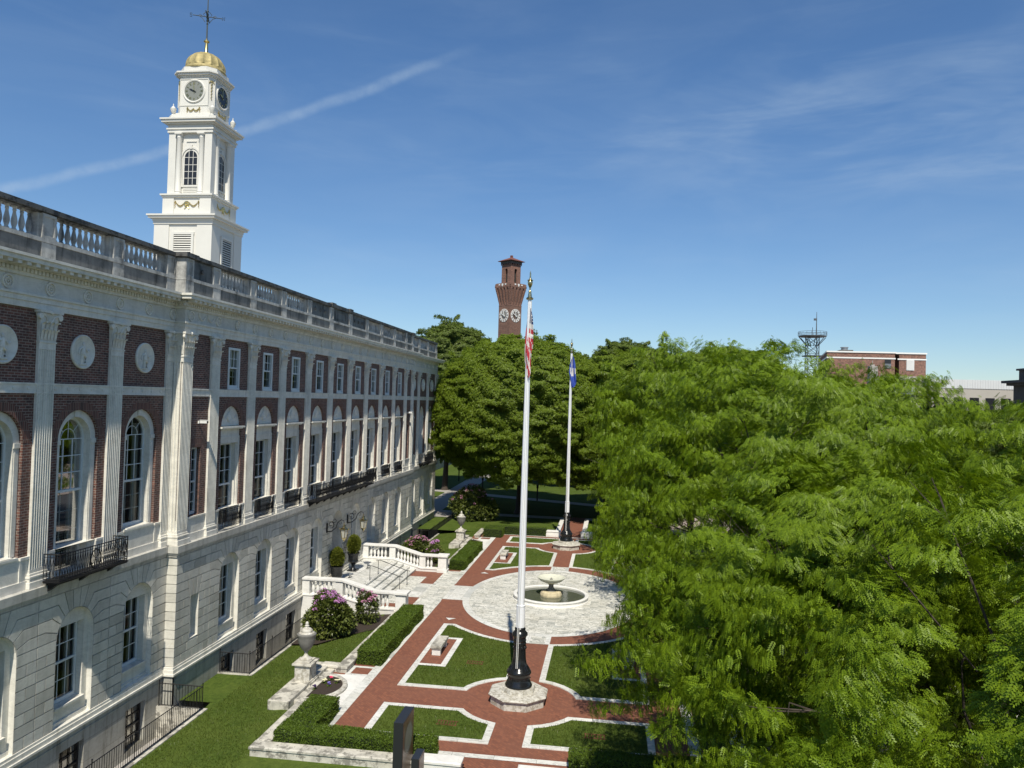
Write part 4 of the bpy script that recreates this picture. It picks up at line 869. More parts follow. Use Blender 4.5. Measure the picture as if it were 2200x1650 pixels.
# areaways: sunk floors, retaining walls, kerbs
def areaway(y0, y1, off, ends):
    x0, x1 = XF+off+.12, lx-.02
    sheet('areaway_floor', [(x0-.3, y0), (x1, y0), (x1, y1), (x0-.3, y1)], -1.75, 'concrete')
    m = MB(); m.box(x1, x1+.28, y0-.2, y1+.2, -1.8, -.46); 
    for e in ends: m.box(x0-.05, x1, *( (e, e+.2) if e > (y0+y1)/2 else (e-.2, e)), -1.8, -.462)
    tag(m.build('areaway_kerb', M['lichen_stone']), kind='structure')
areaway(N0-.4, 29.7, WOFF, (29.7,)); areaway(34.0, 43.35, 0, (34.0,)); areaway(55.0, 64.4, 0, (64.4,)); areaway(68.8, 79.6, WOFF, (68.8, 79.6))
def fence(pts, z, h, label, sp=.125, cat='railing'):
    o = thing('iron_railing', label, cat, (pts[0][0], pts[0][1], z), 'iron railings round the areaways'); m = MB()
    for a, b in zip(pts, pts[1:]):
        d = Vector((b[0]-a[0], b[1]-a[1])); L = d.length; n = max(1, round(L/sp)); 
        for zz in (.06, h-.02): m.tube([(a[0], a[1], z+zz), (b[0], b[1], z+zz)], .021, 4, False)
        for k in range(1, n):
            p = Vector(a)+d*(k/n); m.tube([(p.x, p.y, z+.06), (p.x, p.y, z+h)], .0115, 4, False)
    m.build('bars', M['iron'], o)
    for i, (a, b) in enumerate(zip(pts, pts[1:])):
        L = math.hypot(b[0]-a[0], b[1]-a[1]); n = max(1, round(L/2.2))
        for k in range(n + (1 if i == len(pts)-2 else 0)):
            x, y = a[0]+(b[0]-a[0])*k/n, a[1]+(b[1]-a[1])*k/n; q = MB(); q.tube([(x, y, z), (x, y, z+h+.08)], .02, 6); q.ball((x, y, z+h+.10), .03, 8, 5); q.build('post', M['iron'], o)
    return o
kx = lx+.1
fence([(kx, N0-.4), (kx, 29.75), (XF+WOFF+.2, 29.75)], -.46, .95, 'black iron railing on the kerb below the nearest windows, lower left')
fence([(XF+.2, 33.85), (kx, 33.85), (kx, 43.3)], -.46, .95, 'black iron railing on the kerb between the near urn and the steps')
fence([(kx, 55.1), (kx, 64.5), (XF+.2, 64.5)], -.46, .95, 'black iron railing on the kerb just beyond the entrance steps')
fence([(XF+WOFF+.2, 68.65), (kx, 68.65), (kx, 79.75), (XF+WOFF+.2, 79.75)], -.46, .95, 'black iron railing along the far end of the hall')

# ------------------------------------------------------------------ entrance steps, balustrades, handrails
o = thing('entrance_steps', 'white marble landing and four broad steps before the entrance door', 'steps', (-15, CY0, 0)); m = MB()
y0, y1 = 43.9, 54.45
m.box(XF-.75, -15.1, y0, y1, -1.8, .62); m.build('landing', M['step_slabs'], o)
for k, (xa, xb) in enumerate(((-15.1, -14.62), (-14.62, -14.17), (-14.17, -13.72))):
    m = MB(); z = .465-.155*k; m.box(xa-.3, xb, y0, y1, -.3, z-.001*k); m.box(xa+.02, xb+.025, y0+.002, y1-.002, z-.045, z+.002); m.build('step', M['step_slabs'], o)
m = MB(); m.box(-15.3, -15.07, y0+.002, y1-.002, .575, .623); m.build('step', M['step_slabs'], o)
SP = [(r*1.05, z*.78/.81) for r, z in BPROF]
def stair_balustrade(yc, label):
    o = thing('stair_balustrade', label, 'balustrade', (-15, yc, 0), 'balustrades beside the entrance steps'); w = .22; xe = XF+.12
    X = [xe, -15.35, -13.35, -12.1]; zt = [.72, .72, .18, .18]
    low_ = [(X[0], -1.8), (X[0], zt[0]), (X[1], zt[1]), (X[2], zt[2]), (X[3], zt[3]), (X[3], -.4)]
    m = MB(); m.prism_y(low_, yc-w, yc+w); m.prism_y([(a, b+d) for (a, b), d in zip(low_[1:5], (.0, .0, .0, .0))] + [(a, b+.07) for a, b in reversed(low_[1:5])], yc-w-.04, yc+w+.04); m.build('stair_wall', M['white_marble'], o)
    m = MB(); up_ = [(X[0], zt[0]+.86), (X[1]+.03, zt[1]+.86), (X[2]+.03, zt[2]+.86), (X[3], zt[3]+.86)]
    m.prism_y(up_ + [(a, b+.06) for a, b in reversed(up_)], yc-w+.01, yc+w-.01); m.prism_y([(a, b+.06) for a, b in up_] + [(a, b+.16) for a, b in reversed(up_)], yc-w-.05, yc+w+.05); m.build('hand_coping', M['white_marble'], o)
    zl = lambda x: .79 if x < X[1] else (.25 if x > X[2] else .79-(x-X[1])/(X[2]-X[1])*.54)
    for xa in (X[0]+.22, X[1]-.15, X[2]+.10): q = MB(); q.box(xa-.22, xa+.22, yc-.2, yc+.2, zl(xa)-.2 if X[1] < xa < X[2] else zl(xa)-.02, zl(xa)+.82); q.build('post', M['white_marble'], o)
    q = MB(); q.lathe(SP, (0, 0, 0), 12); me = None; first = None
    xs = [X[0]+.62+.27*k for k in range(6) if X[0]+.62+.27*k < X[1]-.45] + [X[1]+.26+.24*k for k in range(7)] + [X[2]+.48+.25*k for k in range(2)]
    for xx in xs:
        if first is None: first = q.build('baluster', M['white_marble'], o, org=(0, 0, 0)); c = first
        else: c = first.copy(); COL.objects.link(c); c.parent = o
        c.location = (xx+15, 0, zl(xx))
    m = MB(); m.box(-12.12, -11.4, yc-.4, yc+.4, -.3, .2); m.box(-12.06, -11.46, yc-.34, yc+.34, .2, 1.06); m.box(-12.1, -11.42, yc-.38, yc+.38, 1.06, 1.12); m.box(-12.16, -11.36, yc-.44, yc+.44, 1.12, 1.24); m.build('newel_post', M['white_marble'], o, bevel=.012)
stair_balustrade(43.68, 'white marble stair balustrade behind the big rhododendron, nearer side of the steps'); stair_balustrade(54.68, 'white marble stair balustrade on the further side of the entrance steps')
def handrail(y, label):
    o = thing('hand_rail', label, 'handrail', (-15.15, y, .62), 'handrails on the entrance steps'); m = MB(); m.tube([(-15.35, y, 1.55), (-15.05, y, 1.56), (-13.25, y, .98), (-13.0, y, .95)], .022, 8); m.build('rail', M['iron'], o)
    for x, z0, z1 in ((-15.2, .62, 1.55), (-13.2, .0, .96)): q = MB(); q.tube([(x, y, z0), (x, y, z1)], .018, 8); q.lathe([(.05, 0), (.05, .015), (.02, .03)], (x, y, z0), 10); q.build('post', M['iron'], o)
handrail(48.35, 'black iron handrail on the steps, the nearer of the two'); handrail(50.15, 'black iron handrail on the steps, the further of the two')

# ------------------------------------------------------------------ garden: flag poles, fountain, benches, urns, walls
def octo(r, ph=22.5): return [(r*math.cos(R(ph+45*k)), r*math.sin(R(ph+45*k))) for k in range(8)]
def pole(y, lab, plab):
    x = GX-.03; o = thing('octagonal_pedestal', plab, 'pedestal', (x, y, 0), 'pedestals of the flag poles'); m = MB()
    L = lambda r, z: [(x+a, y+b, z) for a, b in octo(r)]
    m.ring([L(1.18, 0), L(1.18, .33)]); m.build('pedestal_base', M['stained_marble'], o); m = MB(); m.ring([L(1.27, .355), L(1.29, .40), L(1.24, .45), L(.9, .49)]); m.build('pedestal_top', M['stained_marble'], o); m = MB(); m.ring([L(.72, .48), L(.70, .66)]); m.build('plinth', M['stained_marble'], o)
    m = MB(); m.ring([L(1.14, .32), L(1.14, .36)]); m.build('joint', M['dark_stone'], o)
    f = thing('flag_pole', lab, 'flagpole', (x, y, .66), 'flag poles of the garden')
    m = MB(); m.lathe([(.56, .66), (.57, .72), (.52, .80), (.50, .86), (.465, .92), (.465, 1.12), (.49, 1.16), (.52, 1.22), (.50, 1.30), (.44, 1.36), (.36, 1.46), (.30, 1.62), (.27, 1.85), (.255, 2.15), (.25, 2.36), (.27, 2.40), (.27, 2.45), (.25, 2.48), (.275, 2.55), (.25, 2.60), (.26, 2.68), (.325, 2.76), (.32, 2.84), (.26, 2.90), (.22, 2.96), (.23, 3.03), (.19, 3.08)], (x, y, 0), 28)
    for k in range(24): a = 2*math.pi*k/24; m.tube([(x+.44*math.cos(a), y+.44*math.sin(a), 1.36), (x+.335*math.cos(a), y+.335*math.sin(a), 1.52)], .014, 4)
    for k in range(12): a = 2*math.pi*k/12; m.ball((x+.465*math.cos(a), y+.465*math.sin(a), 1.02), .035, 6, 4); m.ball((x+.262*math.cos(a), y+.262*math.sin(a), 2.25), .04, 6, 4, (1, 1, 1.6))
    m.build('pole_base', M['black_paint'], f)
    m = MB(); n = 32; P = [((.185 if k % 2 else .172)*math.cos(2*math.pi*k/n), (.185 if k % 2 else .172)*math.sin(2*math.pi*k/n)) for k in range(n)]
    m.prism_z([(x+a, y+b) for a, b in P], 3.08, 3.95); m.lathe([(.19, 3.95), (.19, 3.99), (.15, 4.0)], (x, y, 0), 24); m.build('fluted_sleeve', M['pole_paint'], f)
    m = MB(); m.lathe([(.15, 3.98), (.148, 6.5), (.12, 12), (.075, 16.75)], (x, y, 0), 20); m.build('shaft', M['pole_paint'], f)
    m = MB(); m.lathe([(.07, 16.74), (.145, 16.78), (.155, 16.83), (.09, 16.88), (.075, 17.0), (.06, 17.05), (.07, 17.1), (.035, 17.14), (.03, 17.26), (.055, 17.3), (.10, 17.42), (.11, 17.52), (.09, 17.55), (.13, 17.59), (.06, 17.62), (.035, 17.7), (.03, 17.8), (.035, 17.86), (.001, 18.0)], (x, y, 0), 14); m.build('finial', M['brass'], f)
    m = MB(); m.tube([(x+.1, y-.16, 16.7), (x+.06, y-.19, 9), (x-.02, y-.47, 1.5)], .012, 4); m.tube([(x+.02, y-.16, 16.7), (x, y-.2, 9), (x-.08, y-.46, 1.5)], .012, 4); m.build('halyard', M['white_paint'], f)
pole(32.05, 'tall white flag pole on a black cast base, nearer one, carrying the striped flag', 'octagonal marble pedestal under the nearer flag pole'); pole(66.15, 'tall white flag pole on a black cast base, further one, carrying the blue flag', 'octagonal marble pedestal under the further flag pole')
# flags hanging slack: cloth folded round the halyard
def cloth(name, label, px, py, rows, stripes, cat='flag'):
    """rows: (z, [(dx, dy), ...]); stripes(k, j) gives the material slot of a cell"""
    v = []; f = []; mi = []; n = len(rows[0][1])
    for z, pr in rows:
        v += [(dx, dy, z-rows[0][0]-(dx*.35 if j else 0)) for j, (dx, dy) in enumerate(pr)]
    for k in range(len(rows)-1):
        for j in range(n-1): f.append((k*n+j, k*n+j+1, (k+1)*n+j+1, (k+1)*n+j)); mi.append(stripes(k, j))
    return v, f, mi
def lerp(tab, z):
    for (a, va), (b, vb) in zip(tab, tab[1:]):
        if a >= z >= b: t = (a-z)/(a-b); return va+(vb-va)*t
    return tab[-1][1] if z < tab[-1][0] else tab[0][1]
def flag_mesh(name, label, px, py, sheets, mats, cat='flag'):
    V = []; F = []; MI = []
    for v, f, mi in sheets:
        i = len(V); V += v; F += [tuple(i+q for q in t) for t in f]; MI += mi
    me = bpy.data.meshes.new(name); me.from_pydata(V, [], F); 
    for m_ in mats: me.materials.append(M[m_])
    me.polygons.foreach_set('material_index', MI); me.polygons.foreach_set('use_smooth', [True]*len(F)); me.update()
    o = link(name, me, None, (px, py, 0)); tag(o, label, cat); return o
def fold_sheet(tl, tr, zt, zb, nz, nx, yfun, slot, slope=.35):
    v = []; f = []; mi = []
    for k in range(nz+1):
        z = zt+(zb-zt)*k/nz; a, b = lerp(tl, z), lerp(tr, z)
        for j in range(nx+1): u = j/nx; v.append((a+(b-a)*u, yfun(u, z), z - slope*(a+(b-a)*u)))
    for k in range(nz):
        for j in range(nx): f.append((k*(nx+1)+j, k*(nx+1)+j+1, (k+1)*(nx+1)+j+1, (k+1)*(nx+1)+j)); mi.append(slot((j+.5)/nx, zt+(zb-zt)*(k+.5)/nz))
    return v, f, mi
def us_slot(u, z):                      # 0 red 1 white 2 blue, stripes falling to the right
    if z > 15.78: return 2
    return 1 if int((15.78-z)/.205) % 2 == 0 else 0
A = fold_sheet([(16.42, .05), (15.75, .03), (15.3, -.0), (15.0, -.04), (14.7, -.05)], [(16.42, .08), (16.1, .165), (15.75, .205), (15.0, .225), (14.75, .20), (14.6, .10)], 16.42, 14.62, 48, 8, lambda u, z: -.13-.05*math.sin(u*5+z*2.2) - (.06 if z < 15.3 else 0)*u, us_slot, .45)
B = fold_sheet([(15.0, -.06), (14.5, -.07), (13.9, -.04), (13.6, .0), (13.5, .05)], [(15.0, .17), (14.7, .16), (14.0, .155), (13.7, .15), (13.5, .09)], 15.0, 13.48, 44, 8, lambda u, z: -.20-.06*math.sin(u*9+z*3), lambda u, z: 0 if math.sin(u*6.5+z*9.5) > -.35 else 1, .2)
Cc = fold_sheet([(15.95, -.075), (15.3, -.14), (14.6, -.155), (14.05, -.13)], [(15.95, -.04), (15.3, -.05), (14.6, -.07), (14.05, -.06)], 15.95, 14.06, 30, 3, lambda u, z: .02-.05*u, lambda u, z: 2 if z > 15.6 else (0 if z > 14.9 or u > .45 else 1), .2)
ST = []
for q, (dx, dz) in enumerate(((.13, 16.09), (.15, 15.97), (.175, 15.85), (.10, 15.90), (.085, 15.99))):
    if q > 2: continue
    ST.append(([(dx+.03*(1 if i % 2 == 0 else .42)*math.sin(2*math.pi*i/10), -.205, dz-.02+.03*(1 if i % 2 == 0 else .42)*math.cos(2*math.pi*i/10)) for i in range(10)], [tuple(range(10))], [1]))
flag_mesh('striped_flag', 'slack red and white striped flag with a blue starred corner on the nearer pole', GX-.03, 32.05, [A, B, Cc]+ST, ['flag_red', 'flag_white', 'flag_blue'])
def ct_slot(u, z):
    zz = 16.5-z
    if 1.02 < zz < 1.72:
        c = .18+.25*(zz-1.05)
        if abs(u-c) < .09 or abs(u-.56-.0*(zz)) < .10 and zz < 1.6 or (zz > 1.55 and .25 < u < .6): return 1
        if u > .90 and zz < 1.5: return 1
    return 0
D = fold_sheet([(16.5, .13), (16.1, .0), (15.8, -.09), (15.05, -.17), (14.5, -.05), (13.75, .05)], [(16.5, .15), (16.2, .27), (15.8, .36), (15.0, .42), (14.2, .48), (13.9, .36), (13.75, .12)], 16.5, 13.78, 50, 16, lambda u, z: -.15-.10*math.sin(u*8+z*1.3), ct_slot, .1)
flag_mesh('blue_flag', 'slack blue flag with a white shield emblem on the further pole', GX-.03, 66.15, [D], ['state_blue', 'flag_white'])
# fountain
o = thing('fountain', 'round marble fountain with a raised bowl and a low pool of water', 'fountain', (GX, GY-.1, 0)); c = (GX, GY-.1, 0)
m = MB(); m.lathe([(2.40, .012), (2.40, .07), (2.34, .10), (2.34, .24), (2.39, .27), (2.39, .31), (2.34, .335), (2.19, .335), (2.15, .30), (2.15, .05)], c, 72); m.build('pool_rim', M['white_marble'], o)
m = MB(); m.poly([(c[0]+2.17*math.cos(R(7.5*k)), c[1]+2.17*math.sin(R(7.5*k)), .21) for k in range(48)]); m.build('pool_water', M['water'], o)
m = MB(); m.lathe([(.68, .05), (.70, .30), (.64, .45), (.52, .52), (.001, .53)], c, 14, sm=False); m.build('rough_base', M['rough_stone'], o)
m = MB(); m.lathe([(.36, .50), (.30, .58), (.20, .66), (.15, .80), (.16, .92), (.24, .97)], c, 20); m.build('stem', M['stone_grey'], o)
m = MB(); m.lathe([(.20, .96), (.40, 1.03), (.62, 1.12), (.72, 1.18), (.70, 1.21), (.78, 1.24), (.87, 1.32), (.88, 1.37), (.82, 1.38), (.70, 1.30), (.40, 1.22), (.001, 1.19)], c, 36); m.build('bowl', M['fountain_stone'], o)
m = MB(); m.lathe([(.10, 1.19), (.08, 1.26), (.03, 1.30), (.001, 1.36)], c, 10); m.build('spout', M['stone_grey'], o)
# benches
def bench(x, y, label):
    o = thing('marble_bench', label, 'bench', (x, y, .04), 'marble benches of the garden'); m = MB(); m.box(x-.27, x+.27, y-.85, y+.85, .40, .52); m.box(x-.25, x+.25, y-.83, y+.83, .34, .40); m.build('seat', M['lichen_stone'], o, bevel=.012)
    for s in (-1, 1): q = MB(); q.box(x-.21, x+.21, *sorted((y+s*.78, y+s*.56)), .04, .34); q.build('leg', M['white_marble'], o, bevel=.01)
bench(GX-4.62, 37.55, 'weathered marble bench beside the brick walk, nearest the camera, left'); bench(GX-4.62, mir(37.55)-.2, 'white marble bench beside the brick walk beyond the fountain, left')
bench(GX+4.62, 37.55, 'marble bench partly behind the near tree, right of the near pole'); bench(GX+4.62, mir(37.55)-.2, 'marble bench behind the tree leaves right of the fountain')
# urns on pedestals
def urn(x, y, lab, plab):
    o = thing('urn_pedestal', plab, 'pedestal', (x, y, .1), 'pedestals of the stone urns')
    m = MB(); m.box(x-.42, x+.42, y-.50, y+.50, -.1, .24); m.box(x-.38, x+.38, y-.44, y+.44, .24, .30); m.build('pedestal_base', M['lichen_stone'], o)
    m = MB(); m.box(x-.33, x+.33, y-.38, y+.38, .30, .90); m.build('pedestal_block', M['stained_marble'], o)
    m = MB(); m.box(x-.37, x+.37, y-.42, y+.42, .90, .94); m.box(x-.43, x+.43, y-.48, y+.48, .94, 1.02); m.box(x-.30, x+.30, y-.34, y+.34, 1.02, 1.09); m.build('pedestal_cap', M['lichen_stone'], o, bevel=.01)
    u = thing('stone_urn', lab, 'urn', (x, y, 1.09), 'stone urns of the garden'); c = (x, y, 1.09)
    m = MB(); m.lathe([(.26, 0), (.26, .05), (.20, .08), (.12, .14), (.07, .22), (.06, .30), (.10, .32), (.07, .35)], c, 20); m.build('foot', M['stained_marble'], u)
    m = MB(); m.lathe([(.07, .34), (.17, .42), (.27, .56), (.345, .74), (.375, .90), (.385, 1.0), (.41, 1.04), (.41, 1.10), (.37, 1.13), (.30, 1.14)], c, 28); m.build('bowl', M['stone_grey'], u)
    m = MB(); m.lathe([(.33, 1.13), (.30, 1.17), (.24, 1.19), (.25, 1.23), (.24, 1.27), (.16, 1.34), (.09, 1.38), (.07, 1.42), (.10, 1.44), (.06, 1.48), (.075, 1.53), (.05, 1.6), (.001, 1.63)], c, 24); m.build('lid', M['stained_marble'], u)
urn(-12.78, 32.0, 'grey lidded stone urn on the near pedestal between lawn and hedge', 'marble pedestal under the nearer urn, streaked grey'); urn(-12.78, 66.4, 'grey lidded stone urn on the far pedestal before the dark trees', 'marble pedestal under the further urn')
# curved seats of stone and planted half-rounds below the urns
def half_bed(y, lab, blab, flowers):
    m = MB(); m.box(-13.3, -12.42, y-2.55, y+2.15, -.12, .27); m.box(-12.46, -12.1, y-2.0, y+2.0, -.05, .13); o = tag(m.build('stone_ledge', M['lichen_stone'], org=(-12.8, y, 0), bevel=.02), blab, 'stone ledge', 'stone ledges below the urns')
    b = thing('flower_bed', lab, 'flower bed', (-12.1, y, 0), 'half round flower beds'); m = MB(); n = 20; P = [(-90+180*k/n) for k in range(n+1)]
    cx = -12.12; prof = ((1.26, .0), (1.28, .10), (1.22, .155), (1.10, .155), (1.06, .10))
    m.ring([[(cx+r*math.cos(R(a))*.98, y-.35+r*1.20*math.sin(R(a)), z) for a in P] for r, z in prof], closed=False, cap=(False, False), sm=True); m.build('bed_rim', M['stained_marble'], b)
    m = MB(); m.poly([(cx+1.09*math.cos(R(a))*.98, y-.35+1.09*1.2*math.sin(R(a)), .115) for a in P]); m.build('soil', M['soil'], b)
    for (dx, dy, mn, lab2) in flowers:
        rng = random.Random(hash(lab2) % 999 if False else len(lab2)); fo = thing('flower', lab2, 'flower', (cx+dx, y+dy, .115), 'flowers in the half round beds'); m = MB(); q = MB()
        for k in range(7):
            a = rng.uniform(0, 6.3); r = rng.uniform(0, .09); px, py, pz = cx+dx+r*math.cos(a), y+dy+r*math.sin(a), .115+rng.uniform(.08, .16); m.lathe([(.001, 0), (.045, .015), (.05, .03), (.001, .022)], (px, py, pz), 7); q.tube([(cx+dx, y+dy, .11), (px, py, pz)], .005, 3)
            a += 1; q.poly([(cx+dx, y+dy, .12), (cx+dx+.10*math.cos(a-.25), y+dy+.10*math.sin(a-.25), .16), (cx+dx+.15*math.cos(a), y+dy+.15*math.sin(a), .13), (cx+dx+.10*math.cos(a+.25), y+dy+.10*math.sin(a+.25), .16)])
        q.build('stem', M['hedge_leaf'], fo); m.build('petals', M[mn], fo)
half_bed(32.0, 'half round bed of dark soil with a pale stone rim below the near urn', 'long lichen-stained stone ledge under the near urn', [(.36, .42, 'pink_flower', 'bright pink flower in the near bed, close to the urn pedestal'), (.20, .02, 'white_flower', 'pale yellow flower in the near bed beside the pedestal foot'), (.72, .16, 'white_flower', 'pale cream flower in the near bed beside the outer rim'), (.50, -.28, 'blue_flower', 'violet blue flower in the middle of the near bed'), (.05, -.72, 'purple_flower', 'dark purple flower at the near tip of the near bed')])
half_bed(66.4, 'half round bed of dark soil with a pale rim below the far urn', 'long lichen-stained stone ledge under the far urn', [(.2, .5, 'white_flower', 'white flowers in the far bed by the urn pedestal'), (.5, .0, 'purple_flower', 'dark purple flowers in the middle of the far bed')])
# low marble walls round the garden
def low_wall(pts, label, w=.22, z0=-.4, z1=.30, mat='lichen_stone'):
    o = thing('garden_wall', label, 'low wall', (pts[0][0], pts[0][1], 0), 'low walls round the garden'); b = MB(); c = MB()
    for a, e in zip(pts, pts[1:]):
        d = Vector((e[0]-a[0], e[1]-a[1], 0)); L = d.length; d.normalize(); n = Vector((-d.y, d.x, 0)); 
        Mx = Matrix(((d.x, n.x, 0, a[0]), (d.y, n.y, 0, a[1]), (0, 0, 1, 0), (0, 0, 0, 1)))
        b.box(-w+.002, L+w-.002, -w, w, z0, z1-.1, Mx); k = w+.04
        c.ring([[tuple(Mx @ Vector(q)) for q in ((-k, -k, z), (L+k, -k, z), (L+k, k, z), (-k, k, z))] if e_ == 0 else [tuple(Mx @ Vector(q)) for q in ((-k+e_, -k+e_, z), (L+k-e_, -k+e_, z), (L+k-e_, k-e_, z), (-k+e_, k-e_, z))] for z, e_ in ((z1-.1, 0), (z1-.03, 0), (z1, .06))])
    b.build('wall_body', M[mat], o); c.build('wall_coping', M[mat], o)
low_wall([(-11.85, 29.7), (-11.85, 26.25)], 'lichened low wall along the lawn beside the near L-shaped hedge'); low_wall([(-11.85, 25.72), (-6.4, 25.72)], 'lichened low wall in the foreground before the near L-shaped hedge', w=.24)
low_wall([(-11.75, 43.0), (-11.75, 33.9)], 'white low wall between lawn and clipped hedge, near the steps'); low_wall([(-12.5, 33.95), (-12.2, 33.95)], 'short stub of low wall beside the near urn')
low_wall([(-11.75, 55.4), (-11.75, 64.3)], 'white low wall along the far clipped hedge beyond the steps'); low_wall([(-11.75, 69.0), (-11.75, 72.2)], 'low wall beside the far end of the garden'); low_wall([(-11.4, 72.3), (-5.9, 72.3)], 'low wall behind the hedge at the far end of the garden')
low_wall([(-5.45, 71.9), (-4.7, 71.9)], 'white end block of wall left of the far pole', .3, -.1, .5, 'white_marble'); low_wall([(-4.75, 72.7), (-4.75, 81)], 'white wall along the left of the path behind the far pole', .18, -.1, .3, 'white_marble'); low_wall([(-2.25, 72.7), (-2.25, 81)], 'white wall along the right of the path behind the far pole', .18, -.1, .3, 'white_marble'); low_wall([(-2.2, 71.9), (-1.2, 71.9)], 'white end block of wall right of the far pole', .3, -.1, .5, 'white_marble')
low_wall([(-5.8, 25.62), (-4.95, 25.62)], 'white end block of wall in the foreground beside the near hedge', .27, -.2, .42, 'white_marble'); low_wall([(-2.45, 25.45), (-1.5, 25.45)], 'white end block of wall in the foreground at the bottom edge', .27, -.2, .40, 'white_marble')
low_wall([(4.9, 27), (4.9, 71)], 'long low wall between garden and pavement behind the near trees', .2, -.2, .3, 'white_marble')
def grate(x, y, label):
    o = thing('drain_grate', label, 'drain', (x, y, .03), 'drain grates in the lawns'); m = MB()
    for k in range(7): m.box(x-.36+.115*k, x-.32+.115*k, y-.16, y+.16, .02, .05)
    m.box(x-.4, x+.42, y-.2, y-.16, .02, .05); m.box(x-.4, x+.42, y+.16, y+.2, .02, .05); m.build('bars', M['rust'], o)
grate(-5.95, 29.3, 'rusty drain grate in the small near lawn left of the pole'); grate(-.3, 29.2, 'rusty drain grate in the shaded small lawn right of the pole'); grate(-6.1, 36.2, 'drain grate in the lawn behind the near marble bench')

# ------------------------------------------------------------------ vegetation
def leaf_mesh(name, V, nv, mname, parent=None, org=(0, 0, 0)):
    """V: (faces, nv, 3) array of separate leaf faces, in world coordinates"""
    o_ = ORG[parent.name] if parent is not None else org
    V = V - np.array(o_, dtype=np.float32); n = len(V); me = bpy.data.meshes.new(name)
    me.vertices.add(n*nv); me.vertices.foreach_set('co', V.astype(np.float32).ravel())
    me.loops.add(n*nv); me.loops.foreach_set('vertex_index', np.arange(n*nv, dtype=np.int32))
    me.polygons.add(n); me.polygons.foreach_set('loop_start', np.arange(0, n*nv, nv, dtype=np.int32)); me.polygons.foreach_set('loop_total', np.full(n, nv, dtype=np.int32))
    me.update(calc_edges=True); me.materials.append(M[mname]); return link(name, me, parent, o_)
def unit(a): return a/np.maximum(np.linalg.norm(a, axis=-1, keepdims=True), 1e-6)
def frames(d, up):
    """right-handed frames with x along d"""
    y = unit(np.cross(up, d)); z = np.cross(d, y); return np.stack([d, y, z], -1)
def pinnate(pairs, lw, ll):
    """one feathery leaf along +x, length 1: rows of narrow leaflets on a drooping stalk"""
    F = []
    for k in range(pairs):
        t = (k+.7)/(pairs+.2); zz = -.28*t*t; l = ll*(1-.35*abs(t-.45))
        for s in (-1, 1):
            r = np.array([t, 0, zz]); tip = np.array([t+.10, s*l, zz-.06]); w = np.array([lw, 0, -lw*.3])
            F.append([r-w*.6, (r+tip)/2-w+[0, 0, .015], tip, (r+tip)/2+w+[0, 0, .015]])
    return np.array(F, dtype=np.float32)
QUAD = np.array([[[0, 0, 0], [.5, -.30, .03], [1, 0, -.12], [.5, .30, .03]]], dtype=np.float32)
TUFT = np.array([[[0, 0, 0], [.5, -.25, .05], [1, 0, -.12], [.5, .25, .05]], [[.05, 0, 0], [.35, .35, .1], [.55, .8, -.05], [.15, .5, .0]], [[.05, 0, 0], [.15, -.5, 0], [.55, -.8, -.05], [.35, -.35, .1]]], dtype=np.float32)
def place(tpl, P, D, S, rng, roll=.5, up0=None):
    """copies of a leaf template at P along D with size S"""
    n = len(P); up = unit((np.array([0, 0, 1.0]) if up0 is None else up0) + rng.normal(0, roll, (n, 3))); Fm = frames(unit(D), up)
    W_ = np.einsum('nij,fvj->nfvi', Fm, tpl)*S[:, None, None, None] + P[:, None, None, :]
    return W_.reshape(-1, tpl.shape[1], 3)
def crown_dirs(n, rng, low=-.35):
    d = unit(rng.normal(0, 1, (n*3, 3))); d = d[d[:, 2] > low][:n]; return d
